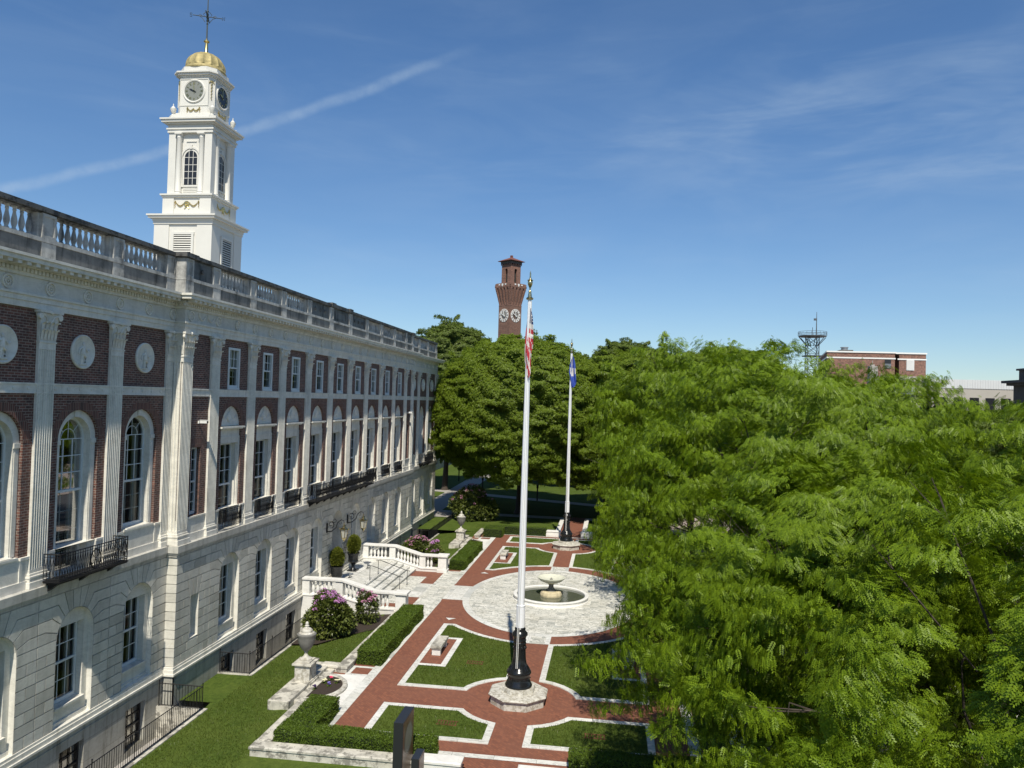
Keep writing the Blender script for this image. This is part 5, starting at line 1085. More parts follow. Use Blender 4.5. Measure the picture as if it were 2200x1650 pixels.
def tree(name, label, x, y, z0, trunk_r, crown, leaf, group, seed, sprays, per, size, tpl, spray=(1.5, .8), low=-.35, limbs=26, lean=(0, 0), rmin=.55, clump=5, flat=.46, face=.15):
    """crown: (cx, cy, cz, rx, ry, rz) ; foliage grows in drooping sprays at the ends of limbs"""
    rng = np.random.default_rng(seed); o = thing(name, label, 'tree', (x, y, z0), group)
    cx, cy, cz, rx, ry, rz = crown; nc = max(8, sprays//clump); d = crown_dirs(nc, rng, low); nc = len(d)
    bumps = unit(rng.normal(0, 1, (9, 3))); lob = 1 + .16*np.max(np.maximum(0, d@bumps.T-.55)/.45, axis=1) - .08
    r = (rmin + (1-rmin)*rng.random(nc)**.55)*lob; hk = 1/np.maximum(.55, np.sqrt(np.maximum(0, 1-(np.abs(d[:, 2])*.55)**2)))
    Cn = np.stack([cx+d[:, 0]*rx*r*hk**.5, cy+d[:, 1]*ry*r*hk**.5, cz+d[:, 2]*rz*r], -1)
    T = np.repeat(Cn, clump, 0); n = len(T); off = rng.normal(0, 1, (n, 3))*np.array([spray[0]*.52, spray[0]*.52, spray[0]*flat])*rng.uniform(.75, 1.25, (nc, 1)).repeat(clump, 0)
    off[:, 2] -= .10*np.hypot(off[:, 0], off[:, 1])**2/spray[0]; T = T + off
    out = np.repeat(d, clump, 0); out[:, 2] *= .30; out = unit(out*.9 + unit(off)*np.array([.9, .9, .2]) + np.array([0, 0, .10]) + rng.normal(0, .2, (n, 3)))
    side = unit(np.cross(out, [0, 0, 1.0])); L = spray[0]*rng.uniform(.65, 1.35, n); Wd = spray[1]*rng.uniform(.7, 1.3, n)
    u = rng.random((n, per))**.8; s = rng.uniform(-1, 1, (n, per))*np.sqrt(np.maximum(.12, 1-(2*u-1.05)**2))
    dz = rng.normal(0, .09, (n, per))*spray[0] - .17*(u*L[:, None])**1.6/spray[0]*.9 - .12*s*s*Wd[:, None]
    P = T[:, None, :] + out[:, None, :]*((u-.35)*L[:, None])[..., None] + side[:, None, :]*(s*Wd[:, None])[..., None]; P[..., 2] += dz
    D = out[:, None, :]*.75 + side[:, None, :]*(s*.9)[..., None] + rng.normal(0, .35, P.shape); D[..., 2] -= .10+.28*u
    OU = np.broadcast_to(np.repeat(d, clump, 0)[:, None, :], P.shape); up0 = np.array([0, 0, 1.0])*(1-.75*u[..., None])*(1-face*.6) + OU*(.35+.6*u[..., None]+face*.6)
    if face: D = D*(1-face*.7); D = D - OU*np.sum(D*OU, -1, keepdims=True)*.8; D[..., 2] -= .25
    P = P.reshape(-1, 3); D = D.reshape(-1, 3); up0 = np.broadcast_to(up0, OU.shape).reshape(-1, 3)
    if face > .3:                        # leaves between the clumps close the outer skin of the crown
        fd = crown_dirs(int(len(P)*.8), rng, low); fl = 1 + .16*np.max(np.maximum(0, fd@bumps.T-.55)/.45, axis=1) - .08; fh = 1/np.maximum(.55, np.sqrt(np.maximum(0, 1-(np.abs(fd[:, 2])*.55)**2)))
        fr_ = rng.uniform(.84, 1.0, len(fd))*fl + .035*np.sin(fd[:, 0]*23+fd[:, 2]*19)+.03*np.sin(fd[:, 1]*31-fd[:, 2]*27)
        P = np.concatenate([P, np.stack([cx+fd[:, 0]*rx*fr_*fh**.5, cy+fd[:, 1]*ry*fr_*fh**.5, cz+fd[:, 2]*rz*fr_], -1)]); fD = rng.normal(0, .6, fd.shape); fD = fD - fd*np.sum(fD*fd, -1, keepdims=True)*.8; fD[:, 2] -= .3
        D = np.concatenate([D, fD]); up0 = np.concatenate([up0, fd+np.array([0, 0, .5])])
    S = size*rng.uniform(.65, 1.25, len(P))
    leaf_mesh('crown', place(tpl, P, D, S, rng, .45, up0), tpl.shape[1], leaf, o)
    m = MB(); tz = cz-rz*.35; tx, ty = cx+lean[0], cy+lean[1]
    m.tube([(x, y, z0-.1), (x+.02, y, z0+.5), (x+(tx-x)*.4, y+(ty-y)*.4, z0+(tz-z0)*.55), (tx, ty, tz)], [trunk_r*1.5, trunk_r*1.05, trunk_r*.9, trunk_r*.6], 10); m.build('trunk', M['bark'], o)
    m = MB(); idx = rng.choice(n, min(n, limbs*4), replace=False)
    for q, i in enumerate(idx):
        b = np.array([x+(tx-x)*.6, y+(ty-y)*.6, z0+(tz-z0)*rng.uniform(.55, 1.0)]); e = T[i]; big = q < limbs
        mid = b+(e-b)*.5+np.array([0, 0, .10*np.linalg.norm(e-b)])+rng.normal(0, .25, 3); m2_ = b+(e-b)*.8+rng.normal(0, .2, 3)+np.array([0, 0, .06*np.linalg.norm(e-b)])
        if big: m.tube([b, mid, m2_, e], [trunk_r*.34, trunk_r*.16, trunk_r*.06, .008], 5)
        else: m.tube([mid, m2_, e], [trunk_r*.08, .022, .006], 4)
        for t_ in range(2):
            e2 = e+np.array([rng.normal(0, .8), rng.normal(0, .8), rng.normal(-.1, .15)])*spray[0]*.5; m.tube([m2_, (m2_+e2)/2+rng.normal(0, .1, 3), e2], [.022, .014, .005], 3)
    m.build('limbs', M['bark'], o); return o
PIN = pinnate(5, .088, .27); PIN4 = pinnate(4, .115, .28)
NT = 'honey locusts along the street'; BT = 'trees of the park'
tree('honey_locust', 'bright green feathery honey locust nearest the camera, along the bottom right edge', 8.6, 16.6, -.03, .22, (8.8, 16.8, 5.9, 6.6, 4.8, 4.7), 'locust_leaf', NT, 11, 640, 115, .205, PIN, (.95, .55), -.5, 12)
tree('honey_locust', 'bright green feathery honey locust overhanging the small shaded lawn at the bottom', 6.0, 22.6, -.03, .22, (5.9, 22.6, 6.4, 5.2, 4.6, 5.2), 'locust_leaf', NT, 17, 620, 112, .205, PIN, (.95, .55), -.55, 12)
tree('honey_locust', 'bright green feathery honey locust, right edge, reaching above the white far building', 12.75, 24.5, -.03, .26, (14.6, 24.5, 7.7, 6.3, 6.0, 5.8), 'locust_leaf', NT, 12, 780, 115, .21, PIN, (1.05, .6), -.5, 14)
tree('honey_locust', 'broad bright green honey locust right of the flag poles, hiding the right of the plaza', 7.4, 31.0, -.03, .30, (7.3, 31.0, 7.6, 7.6, 6.6, 6.5), 'locust_leaf', NT, 13, 1100, 112, .215, PIN, (1.1, .62), -.72, 18)
tree('honey_locust', 'green feathery honey locust half hidden behind the broad one, right of centre', 8.5, 47.0, -.03, .28, (8.5, 47.0, 8.6, 7.6, 6.6, 6.8), 'locust_leaf', NT, 14, 480, 110, .29, PIN4, (1.6, .8), -.5, 12)
tree('honey_locust', 'green honey locust over the pavement right of the blue flag', 6.6, 63.5, -.03, .28, (6.4, 63.5, 9.6, 7.6, 6.5, 7.2), 'locust_leaf', NT, 15, 480, 110, .34, PIN4, (1.7, .85), -.5, 12)
tree('honey_locust', 'green honey locust under the lattice tower behind the nearer street trees', 17.5, 60.0, -.03, .28, (17.5, 60.0, 8.2, 8.0, 7.0, 6.6), 'locust_leaf', NT, 16, 420, 110, .34, PIN4, (1.8, .9), -.5, 12)
tree('park_tree', 'large layered green tree behind the garden, under the brick clock tower', -9.9, 85.6, -.05, .45, (-9.6, 85.5, 10.9, 10.0, 12.0, 8.3), 'park_leaf', BT, 21, 2700, 110, .225, TUFT, (.95, .7), -.75, rmin=.66, clump=3, flat=.42, face=.7)
tree('park_tree', 'dark broad-leaved tree rising behind the far end of the city hall', -22.5, 104.0, -.05, .40, (-22.0, 104.0, 13.0, 6.4, 6.5, 9.2), 'dark_leaf', BT, 22, 1700, 85, .29, TUFT, (1.0, .9), -.75, rmin=.72, clump=3, flat=.6, face=.85)
tree('park_tree', 'dark green rounded tree on the skyline right of the blue flag', 3.5, 112.0, -.05, .40, (3.5, 112.0, 12.6, 8.8, 7.5, 8.4), 'dark_leaf', BT, 23, 1700, 85, .29, TUFT, (1.0, .9), -.75, rmin=.72, clump=3, flat=.6, face=.85)
tree('park_tree', 'dark green tree on the skyline between the two flag poles', -6.0, 118.0, -.05, .40, (-6.0, 118.0, 10.6, 8.0, 7.5, 8.4), 'dark_leaf', BT, 24, 1700, 85, .29, TUFT, (1.0, .9), -.75, rmin=.72, clump=3, flat=.6, face=.85)
tree('park_tree', 'mid green tree on the skyline left of the lattice tower', 17.0, 104.0, -.05, .38, (14.5, 104.0, 11.4, 9.6, 7.5, 8.2), 'park_leaf', BT, 25, 1700, 85, .29, TUFT, (1.0, .9), -.75, rmin=.72, clump=3, flat=.6, face=.85)
tree('park_tree', 'green tree deeper in the park, beside the pale path', -14.5, 128.0, -.05, .36, (-14.5, 128.0, 10.0, 6.5, 6.5, 8.0), 'park_leaf', BT, 26, 520, 75, .54, TUFT, (1.5, 1.1), -.5, rmin=.72, flat=.6, face=.85)
tree('park_tree', 'green tree low behind the plaza between pole and street trees', -.5, 86.5, -.05, .34, (.6, 86.0, 9.8, 7.8, 10.5, 8.0), 'park_leaf', BT, 27, 1900, 110, .225, TUFT, (.95, .7), -.75, rmin=.66, clump=3, flat=.42, face=.7)
tree('park_tree', 'distant dark tree on the skyline below the brown building', 30.0, 118.0, -.1, .36, (30.0, 118.0, 8.6, 9.0, 7.5, 7.4), 'dark_leaf', BT, 28, 620, 75, .54, TUFT, (1.5, 1.2), -.7, rmin=.72, clump=5, flat=.6, face=.85)
tree('park_tree', 'distant green tree behind the white far building at the right', 52.0, 122.0, -.1, .36, (52.0, 122.0, 6.6, 11.0, 8.0, 6.8), 'dark_leaf', BT, 29, 620, 75, .56, TUFT, (1.6, 1.2), -.7, rmin=.72, clump=5, flat=.6, face=.85)
def far_wood():
    rng = np.random.default_rng(77); P = []; N = []
    for k in range(90):
        c = np.array([rng.uniform(-130, 190), rng.uniform(200, 290), rng.uniform(4, 8)]); r = rng.uniform(5, 8); d_ = crown_dirs(420, rng, -.3); P.append(c+d_*np.array([r, r, r*.95])*rng.uniform(.85, 1.1, (len(d_), 1))); N.append(d_)
    P = np.concatenate(P); N = np.concatenate(N); D = rng.normal(0, .6, P.shape); D[:, 2] -= .3
    tag(leaf_mesh('far_wood', place(TUFT, P, D, 1.1*rng.uniform(.7, 1.3, len(P)), rng, .4, N), 4, 'dark_leaf'), 'band of distant dark green trees beyond the park', 'wood', kind='stuff')
far_wood()
# clipped hedges: a dark core covered with small leaves
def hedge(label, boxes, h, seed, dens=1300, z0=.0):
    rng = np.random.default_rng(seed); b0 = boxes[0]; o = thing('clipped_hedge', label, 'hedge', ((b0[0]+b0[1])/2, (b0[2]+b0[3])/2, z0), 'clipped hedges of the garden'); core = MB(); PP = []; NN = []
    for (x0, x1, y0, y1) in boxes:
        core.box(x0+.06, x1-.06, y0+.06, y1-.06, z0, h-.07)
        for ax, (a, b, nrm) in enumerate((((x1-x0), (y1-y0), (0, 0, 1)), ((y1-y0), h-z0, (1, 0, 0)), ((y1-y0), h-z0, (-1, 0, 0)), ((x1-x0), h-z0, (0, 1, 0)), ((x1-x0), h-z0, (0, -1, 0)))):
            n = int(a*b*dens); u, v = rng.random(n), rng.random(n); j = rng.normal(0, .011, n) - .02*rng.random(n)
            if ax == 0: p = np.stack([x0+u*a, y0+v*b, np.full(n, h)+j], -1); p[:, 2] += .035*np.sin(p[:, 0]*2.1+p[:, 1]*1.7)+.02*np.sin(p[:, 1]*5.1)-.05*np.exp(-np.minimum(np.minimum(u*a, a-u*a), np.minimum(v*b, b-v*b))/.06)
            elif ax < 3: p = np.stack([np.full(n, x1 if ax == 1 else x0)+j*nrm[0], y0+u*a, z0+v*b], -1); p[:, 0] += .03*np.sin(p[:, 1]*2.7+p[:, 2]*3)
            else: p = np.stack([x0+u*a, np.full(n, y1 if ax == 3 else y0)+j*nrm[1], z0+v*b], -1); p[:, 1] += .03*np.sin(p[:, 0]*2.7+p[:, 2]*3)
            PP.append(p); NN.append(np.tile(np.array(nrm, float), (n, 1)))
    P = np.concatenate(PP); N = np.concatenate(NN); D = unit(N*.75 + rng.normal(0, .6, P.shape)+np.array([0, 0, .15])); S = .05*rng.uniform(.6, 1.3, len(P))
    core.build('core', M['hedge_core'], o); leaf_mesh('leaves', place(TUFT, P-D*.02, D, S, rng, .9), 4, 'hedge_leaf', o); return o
hedge('L-shaped clipped hedge behind the foreground wall, left of the dark sign', [(-11.5, -10.35, 26.95, 29.55), (-11.5, -5.75, 26.0, 26.97)], .62, 31)
hedge('long clipped hedge left of the brick walk, between near urn and steps', [(-11.45, -10.3, 34.85, 43.1)], .72, 32)
hedge('clipped hedge left of the brick walk, beyond the steps', [(-11.45, -10.35, 55.4, 63.5)], .70, 33)
hedge('clipped hedge along the far end of the garden, left of the far pole', [(-11.3, -9.6, 69.4, 72.0), (-9.62, -5.7, 71.3, 72.05)], .75, 34, 500)
hedge('clipped hedge at the bottom edge in the shade of the near tree', [(-1.1, 4.3, 26.0, 26.95)], .62, 35)
hedge('clipped hedge on the right of the garden, glimpsed below the near tree leaves', [(3.75, 4.6, 34.9, 43.1)], .6, 36)
hedge('clipped hedge on the right beyond the plaza, almost hidden by trees', [(3.75, 4.6, 55.4, 63.5)], .6, 37, 400); hedge('clipped hedge at the far end of the garden, right of the far pole', [(-1.0, 3.2, 71.3, 72.05)], .7, 38, 400)
def shrub(name, label, x, y, z, rx, ry, rz, leaf, seed, nl, size, flower=None, nf=0, group=None, cat='shrub', parts=('leaves', 'flowers'), stem=True):
    rng = np.random.default_rng(seed); o = thing(name, label, cat, (x, y, z), group); d = crown_dirs(nl, rng, -.75); n = len(d); bumps = unit(rng.normal(0, 1, (11, 3))); amp = .55 if flower else .14
    lob = 1+amp*np.max(np.maximum(0, d@bumps.T-.62)/.38, axis=1)-amp*.45; r = (.5+.5*rng.random(n)**.4)*lob
    P = np.stack([x+d[:, 0]*rx*r, y+d[:, 1]*ry*r, z+rz*.93+d[:, 2]*rz*r], -1); P[:, 2] = np.maximum(P[:, 2], z+.05)
    D = unit(d+rng.normal(0, .5, d.shape)+(0 if flower else np.array([0, 0, 1.1]))); leaf_mesh('leaves', place(TUFT, P, D, size*rng.uniform(.7, 1.3, n), rng, .7), 4, leaf, o)
    m = MB()
    for k in range(7): a = k*.9; m.tube([(x+.1*math.cos(a), y+.1*math.sin(a), z-.05), (x+rx*.35*math.cos(a), y+ry*.35*math.sin(a), z+rz*.7), (x+rx*.6*math.cos(a), y+ry*.6*math.sin(a), z+rz*1.3)], [.035, .025, .01], 5)
    m.build('stem', M['bark'], o)
    if flower:
        dd = crown_dirs(nf*4, rng, -.2); dd = dd[np.argsort(-dd[:, 2]-rng.random(len(dd))*1.1)][:nf]; lob = 1+amp*np.max(np.maximum(0, dd@bumps.T-.62)/.38, axis=1)-amp*.42; C_ = np.stack([x+dd[:, 0]*rx*lob, y+dd[:, 1]*ry*lob, z+rz*.93+dd[:, 2]*rz*lob], -1)
        PP = np.repeat(C_, 46, 0); N = unit(rng.normal(0, 1, PP.shape)); N[:, 2] = np.abs(N[:, 2])*.9; PP = PP+N*.125*rng.uniform(.5, 1.1, (len(PP), 1)); leaf_mesh('flowers', place(QUAD, PP, unit(N+rng.normal(0, .4, N.shape)), .075*rng.uniform(.7, 1.3, len(PP)), rng, .9), 4, flower, o)
    return o
RG = 'rhododendrons by the steps'
shrub('rhododendron', 'big rhododendron with purple flowers in front of the stair balustrade', -14.55, 39.6, -.26, 1.15, 1.1, 1.22, 'rhodo_leaf', 41, 3000, .21, 'rhodo_flower', 30, RG)
shrub('rhododendron', 'small rhododendron with pink flowers right of the big purple one', -13.25, 41.6, -.15, .55, .6, .88, 'rhodo_leaf', 42, 750, .17, 'rhodo_pink', 15, RG)
shrub('rhododendron', 'pink flowering rhododendron beyond the steps, against the far railing', -15.3, 60.5, -.35, .95, 1.1, .95, 'rhodo_leaf', 43, 1400, .2, 'rhodo_pink', 22, RG)
shrub('rhododendron', 'small pink rhododendron peeping over the further stair balustrade', -13.2, 58.2, -.15, .6, .7, .75, 'rhodo_leaf', 44, 600, .18, 'rhodo_flower', 12, RG)
shrub('rhododendron', 'large pink flowering shrub in tree shade behind the far urn', -13.9, 79.2, -.2, 2.1, 1.5, 1.7, 'rhodo_leaf', 45, 2600, .27, 'rhodo_pink', 34, RG)
sheet('mulch_bed', [(-16.1, 38.2, -.41), (-14.6, 37.9, -.21), (-13.3, 39.4, -.08), (-12.05, 40.6, .0), (-12.05, 43.4, .0), (-16.1, 43.4, -.41)], 0, 'soil'); sheet('mulch_bed', [(-16.1, 55.0, -.42), (-12.1, 55.0, .0), (-12.1, 58.6, .0), (-14, 61.8, -.2), (-16.1, 62.4, -.42)], 0, 'soil')
# planters with clipped evergreens on the landing, ground lights beside them
def planter(x, y, foot, plab, slab, seed):
    o = thing('planter_urn', plab, 'planter', (x, y, .62), 'urns beside the entrance'); m = MB()
    if foot: m.box(x-.32, x+.32, y-.32, y+.32, .62, .70); prof = [(.22, .70), (.20, .76), (.12, .84), (.10, .98), (.14, 1.02), (.12, 1.06), (.26, 1.14), (.36, 1.28), (.33, 1.36), (.35, 1.66), (.40, 1.74), (.44, 1.80), (.44, 1.84), (.36, 1.84), (.34, 1.76)]
    else: prof = [(.18, .62), (.22, .66), (.30, .78), (.36, .92), (.35, .98), (.37, 1.0), (.36, 1.22), (.38, 1.38), (.44, 1.44), (.45, 1.50), (.37, 1.50), (.35, 1.42)]
    zt = prof[-1][1]; m.lathe(prof, (x, y, 0), 24); m.build('bowl', M['black_paint'], o); m = MB(); m.poly([(x+.355*math.cos(R(18*k)), y+.355*math.sin(R(18*k)), zt) for k in range(20)]); m.build('soil', M['soil'], o)
    shrub('evergreen_shrub', slab, x, y, zt,   .40, .40, .66, 'topiary_leaf', seed, 2200, .13, None, 0, 'clipped evergreens in the urns')
planter(-17.3, 48.0, False, 'black cast urn on the landing, the nearer of the two', 'yellow-green clipped evergreen in the nearer black urn', 51); planter(-17.15, 50.75, True, 'black footed cast urn beyond the entrance door', 'yellow-green clipped evergreen in the further footed urn', 52)
def ground_light(x, y, label):
    o = thing('ground_light', label, 'light', (x, y, .62), 'ground lights on the landing'); m = MB(); m.lathe([(.11, .62), (.11, .64), (.02, .65), (.02, .72)], (x, y, 0), 12); m.build('stand', M['black_paint'], o); m = MB(); m.lathe([(.05, 0), (.10, .10), (.11, .16), (.001, .17)], n=12, M=Matrix.Translation((x, y, .76)) @ Matrix.Rotation(R(35), 4, 'Y')); m.build('lamp_head', M['galvanised'], o)
ground_light(-16.7, 48.75, 'small grey ground light beside the nearer black urn'); ground_light(-16.45, 51.7, 'small grey ground light beside the further black urn')

# ------------------------------------------------------------------ white clock tower on the roof
TX, TY = -28.45, 49.4
ct = thing('clock_tower', 'white clock tower with a gilded dome and weather vane above the city hall roof', 'tower', (TX, TY, 16.6))
def sq(mb, h, z0, z1): mb.box(TX-h, TX+h, TY-h, TY+h, z0, z1)
def faces4(fn):
    """run fn with a matrix that puts local (x right, y out, z up) on each of the four faces"""
    for k in range(4): fn(Matrix.Translation((TX, TY, 0)) @ Matrix.Rotation(R(90*k), 4, 'Z'))
W_ = 'tower_paint'
m = MB(); sq(m, 1.98, 16.6, 23.62)
for sx in (-1, 1):
    for sy in (-1, 1): m.box(TX+sx*1.52-.53, TX+sx*1.52+.53, TY+sy*1.52-.53, TY+sy*1.52+.53, 16.6, 23.55)
sq(m, 2.10, 23.55, 23.75); m.build('tower_base', M[W_], ct)
m = MB(); sq(m, 2.14, 23.75, 23.92); sq(m, 2.34, 23.92, 24.06); sq(m, 2.42, 24.06, 24.16); m.build('base_cornice', M[W_], ct)
def louver(Mx):
    m = MB()
    for a, b, c, d in ((-.78, -.62, 20.45, 22.86), (.62, .78, 20.45, 22.86), (-.80, .80, 22.86, 23.02), (-.78, .78, 20.3, 20.45)): m.box(a, b, -2.08, -1.96, c, d, Mx)
    for k in range(16): z = 20.5+.15*k; m.ring([[tuple(Mx @ Vector(p)) for p in ((x, -1.97, z+.09), (x, -2.055, z), (x, -2.055, z+.03), (x, -1.97, z+.12))] for x in (-.62, .62)])
    o = m.build('louver', M[W_], ct); q = MB(); q.poly([tuple(Mx @ Vector(p)) for p in ((-.62, -1.985, 20.4), (.62, -1.985, 20.4), (.62, -1.985, 22.9), (-.62, -1.985, 22.9))]); q.build('dark_opening', M['interior'], o)
faces4(louver)
m = MB(); sq(m, 1.66, 24.1, 25.42); sq(m, 1.70, 24.1, 24.3)
for sx in (-1, 1):
    for sy in (-1, 1): m.box(TX+sx*1.32-.40, TX+sx*1.32+.40, TY+sy*1.32-.40, TY+sy*1.32+.40, 24.1, 25.42)
m.build('swag_stage', M[W_], ct); m = MB(); sq(m, 1.78, 25.42, 25.54); sq(m, 1.86, 25.54, 25.64); m.build('ledge', M[W_], ct)
def swag(Mx, z, w, y, h, name='gilded_swag', rose=True):
    m = MB()
    for s in (-1, 1):
        n = 11
        for k in range(n): u = k/(n-1); m.ball(Mx @ Vector((s*(w-w*(.80 if rose else 1.0)*u), y-.03, z-h*math.sin(math.pi*u)*.8)), .036+.02*math.sin(math.pi*u), 6, 4)
        for k in range(6): m.ball(Mx @ Vector((s*(w+.05+.03*(k % 2)), y-.03, z+.08-.085*k)), .05-.005*k, 6, 4)
    if rose:
        m.lathe([(.20, 0), (.20, .05), (.13, .06), (.10, .03), (.06, .07), (.001, .07)], n=14, M=Mx @ Matrix.Translation((0, y, z-.1)) @ Matrix.Rotation(R(90), 4, 'X'))
        for s in (-1, 1): m.tube([Mx @ Vector((s*.05, y-.03, z-.3)), Mx @ Vector((s*.14, y-.03, z-.42)), Mx @ Vector((s*.2, y-.03, z-.40))], [.03, .025, .01], 5)
    m.build(name, M['gold'], ct)
faces4(lambda Mx: swag(Mx, 25.08, .78, -1.66, .30))
m = MB(); sq(m, 1.36, 25.6, 29.95)
for sx in (-1, 1):
    for sy in (-1, 1): m.box(TX+sx*1.28-.26, TX+sx*1.28+.26, TY+sy*1.28-.26, TY+sy*1.28+.26, 25.64, 29.9)
m.build('belfry', M[W_], ct)
def belfry(Mx):
    for s in (-1, 1):
        c = MB(); c.lathe([(.26, 25.64), (.26, 25.72), (.21, 25.78), (.235, 25.84), (.20, 25.90), (.20, 27.2), (.165, 29.45), (.19, 29.5), (.17, 29.54), (.18, 29.62), (.23, 29.70)], n=18, M=Mx @ Matrix.Translation((s*.80, -1.48, 0))); c.box(s*.80-.25, s*.80+.25, -1.73, -1.3, 29.70, 29.80, Mx); c.build('column', M[W_], ct)
    f = MB(); y = -1.365; zs = 28.2; T_ = lambda P, yy: [tuple(Mx @ Vector((a, yy, b))) for a, b in P]
    A = [(-.45, 26.35)] + arc(0, zs, .45, 180, 0, 14) + [(.45, 26.35)]; B = [(-.55, 26.35)] + arc(0, zs, .55, 180, 0, 14) + [(.55, 26.35)]; C_ = [(-.62, 26.3)] + arc(0, zs, .68, 180, 0, 14) + [(.62, 26.3)]
    f.ring([T_(A, y+.0), T_(A, y-.03), T_(B, y-.03), T_(B, y-.0)], closed=False, cap=(False, False)); f.ring([T_(arc(0, zs, .60, 180, 0, 14), y), T_(arc(0, zs, .60, 180, 0, 14), y-.07), T_(arc(0, zs, .72, 180, 0, 14), y-.07), T_(arc(0, zs, .72, 180, 0, 14), y)], closed=False, cap=(False, False))
    f.box(-.08, .08, y-.10, y, zs+.56, zs+.86, Mx); f.box(-.62, -.56, y-.06, y, 26.3, zs, Mx); f.box(.56, .62, y-.06, y, 26.3, zs, Mx); f.box(-.64, .64, y-.072, y, 26.2, 26.31, Mx)
    for k in range(4): f.box(-.5, .5, y-.03, y, 25.75+.11*k, 25.82+.11*k, Mx)
    f.box(-.36, .36, y-.05, y, 29.25, 29.3, Mx)
    for k in (-1, 1): f.box(k*.15-.015, k*.15+.015, y-.025, y-.004, 26.36, zs+.42, Mx)
    for z in (26.8, 27.25, 27.7, 28.2): f.box(-.45, .45, y-.022, y-.004, z-.015, z+.015, Mx)
    o = f.build('arched_window', M[W_], ct); g = MB(); g.poly(T_(A, y-.006)); g.build('pane', M['dial_black'], o)
faces4(belfry)
m = MB(); sq(m, 1.62, 29.82, 30.02); sq(m, 1.68, 30.02, 30.12); sq(m, 1.60, 30.12, 30.36); sq(m, 1.72, 30.36, 30.46); sq(m, 1.92, 30.46, 30.62); sq(m, 2.0, 30.62, 30.72)
m.build('belfry_cornice', M[W_], ct)
m = MB(); sq(m, 1.48, 30.7, 31.12); sq(m, 1.36, 31.12, 31.24)
ch = lambda h, c: [(TX+a, TY+b) for a, b in ((h, -h+c), (h, h-c), (h-c, h), (-h+c, h), (-h, h-c), (-h, -h+c), (-h+c, -h), (h-c, -h))]
m.prism_z(ch(1.30, .32), 31.2, 33.72)
m.build('clock_stage', M[W_], ct)
m = MB(); m.prism_z(ch(1.36, .34), 33.70, 33.8); m.prism_z(ch(1.48, .38), 33.8, 33.93); m.prism_z(ch(1.57, .42), 33.93, 34.03); m.prism_z(ch(1.30, .50), 34.03, 34.42); m.build('clock_cornice', M[W_], ct)
def dial(Mx, dark):
    y = -1.30; Mf = Mx @ Matrix.Translation((0, y, 32.72)) @ Matrix.Rotation(R(90), 4, 'X'); f = MB()
    f.lathe([(.80, 0), (.80, .05), (.76, .08), (.68, .05), (.68, .02)], n=40, M=Mf); o = f.build('clock_face', M[W_], ct)
    g = MB(); g.lathe([(.69, 0), (.69, .025), (.001, .025)], n=40, M=Mf); g.build('dial', M['dial_black' if dark else 'dial_grey'], o)
    g = MB()
    numer = ['XII', 'I', 'II', 'III', 'IIII', 'V', 'VI', 'VII', 'VIII', 'IX', 'X', 'XI']
    for k, s in enumerate(numer):
        Mn = Mf @ Matrix.Rotation(-R(30*k), 4, 'Z') @ Matrix.Translation((0, .54, .03)); w = len(s)
        for q, chh in enumerate(s):
            x = (q-(w-1)/2)*.05
            if chh == 'I': g.box(x-.011, x+.011, -.075, .075, 0, .012, Mn)
            elif chh == 'V': [g.box(-.011, .011, -.078, .078, 0, .012, Mn @ Matrix.Translation((x+t*.018, 0, 0)) @ Matrix.Rotation(-t*.24, 4, 'Z')) for t in (-1, 1)]
            else: [g.box(-.011, .011, -.082, .082, 0, .012, Mn @ Matrix.Translation((x, 0, 0)) @ Matrix.Rotation(t*.4, 4, 'Z')) for t in (-1, 1)]
    g.build('numerals', M['gold'], o)
    for nm, a, L, w in (('hour_hand', 296, .40, .045), ('minute_hand', 354, .58, .028)):
        h = MB(); Mh = Mf @ Matrix.Rotation(-R(a), 4, 'Z') @ Matrix.Translation((0, 0, .05)); h.ring([[tuple(Mh @ Vector((x, yy, z))) for x, yy in ((-w*.5, -.16), (w*.5, -.16), (w, L*.6), (0, L), (-w, L*.6))] for z in (0, .014)]); h.lathe([(.05, 0), (.05, .02)], n=10, M=Mh); h.build(nm, M['gold' if dark or nm == 'minute_hand' else 'dial_black'], o)
    s = MB()
    for a in (-1, 1): s.box(a*1.0-.02, a*1.0+.02, y-.03, y+.01, 31.78, 33.52, Mx)
    s.box(-1.02, 1.02, y-.034, y+.01, 31.73, 31.78, Mx); s.box(-1.02, 1.02, y-.034, y+.01, 33.52, 33.57, Mx); s.build('panel_frame', M[W_], o)
faces4_i = [0]
def _d(Mx): dial(Mx, faces4_i[0] == 1); faces4_i[0] += 1
faces4(_d)
faces4(lambda Mx: swag(Mx, 31.52, .38, -1.31, .18, 'gilded_swag', False))
def cornerbits(Mx):
    m = MB(); Mc = Mx @ Matrix.Rotation(R(45), 4, 'Z'); y = -(1.30*math.sqrt(2)-.32/math.sqrt(2))
    for k in range(12): m.ball(Mc @ Vector((.03*(k % 2)-.015, y-.02, 33.4-.11*k)), .06-.002*k, 6, 4)
    for s in (-1, 1):
        for k in range(4): m.ball(Mc @ Vector((s*(.05+.035*k), y-.02, 33.45-.05*k)), .04, 6, 4)
    m.build('gilded_drop', M['gold'], ct)
    u = MB(); u.lathe([(.16, 0), (.16, .05), (.07, .10), (.05, .16), (.15, .30), (.19, .48), (.20, .55), (.12, .60), (.10, .66), (.03, .72), (.04, .80), (.001, .90)], n=14, M=Mc @ Matrix.Translation((0, -1.98, 30.98))); u.box(-.2, .2, -2.18, -1.78, 30.7, 30.99, Mc); u.build('corner_urn', M[W_], ct)
faces4(cornerbits)
m = MB(); n = 64
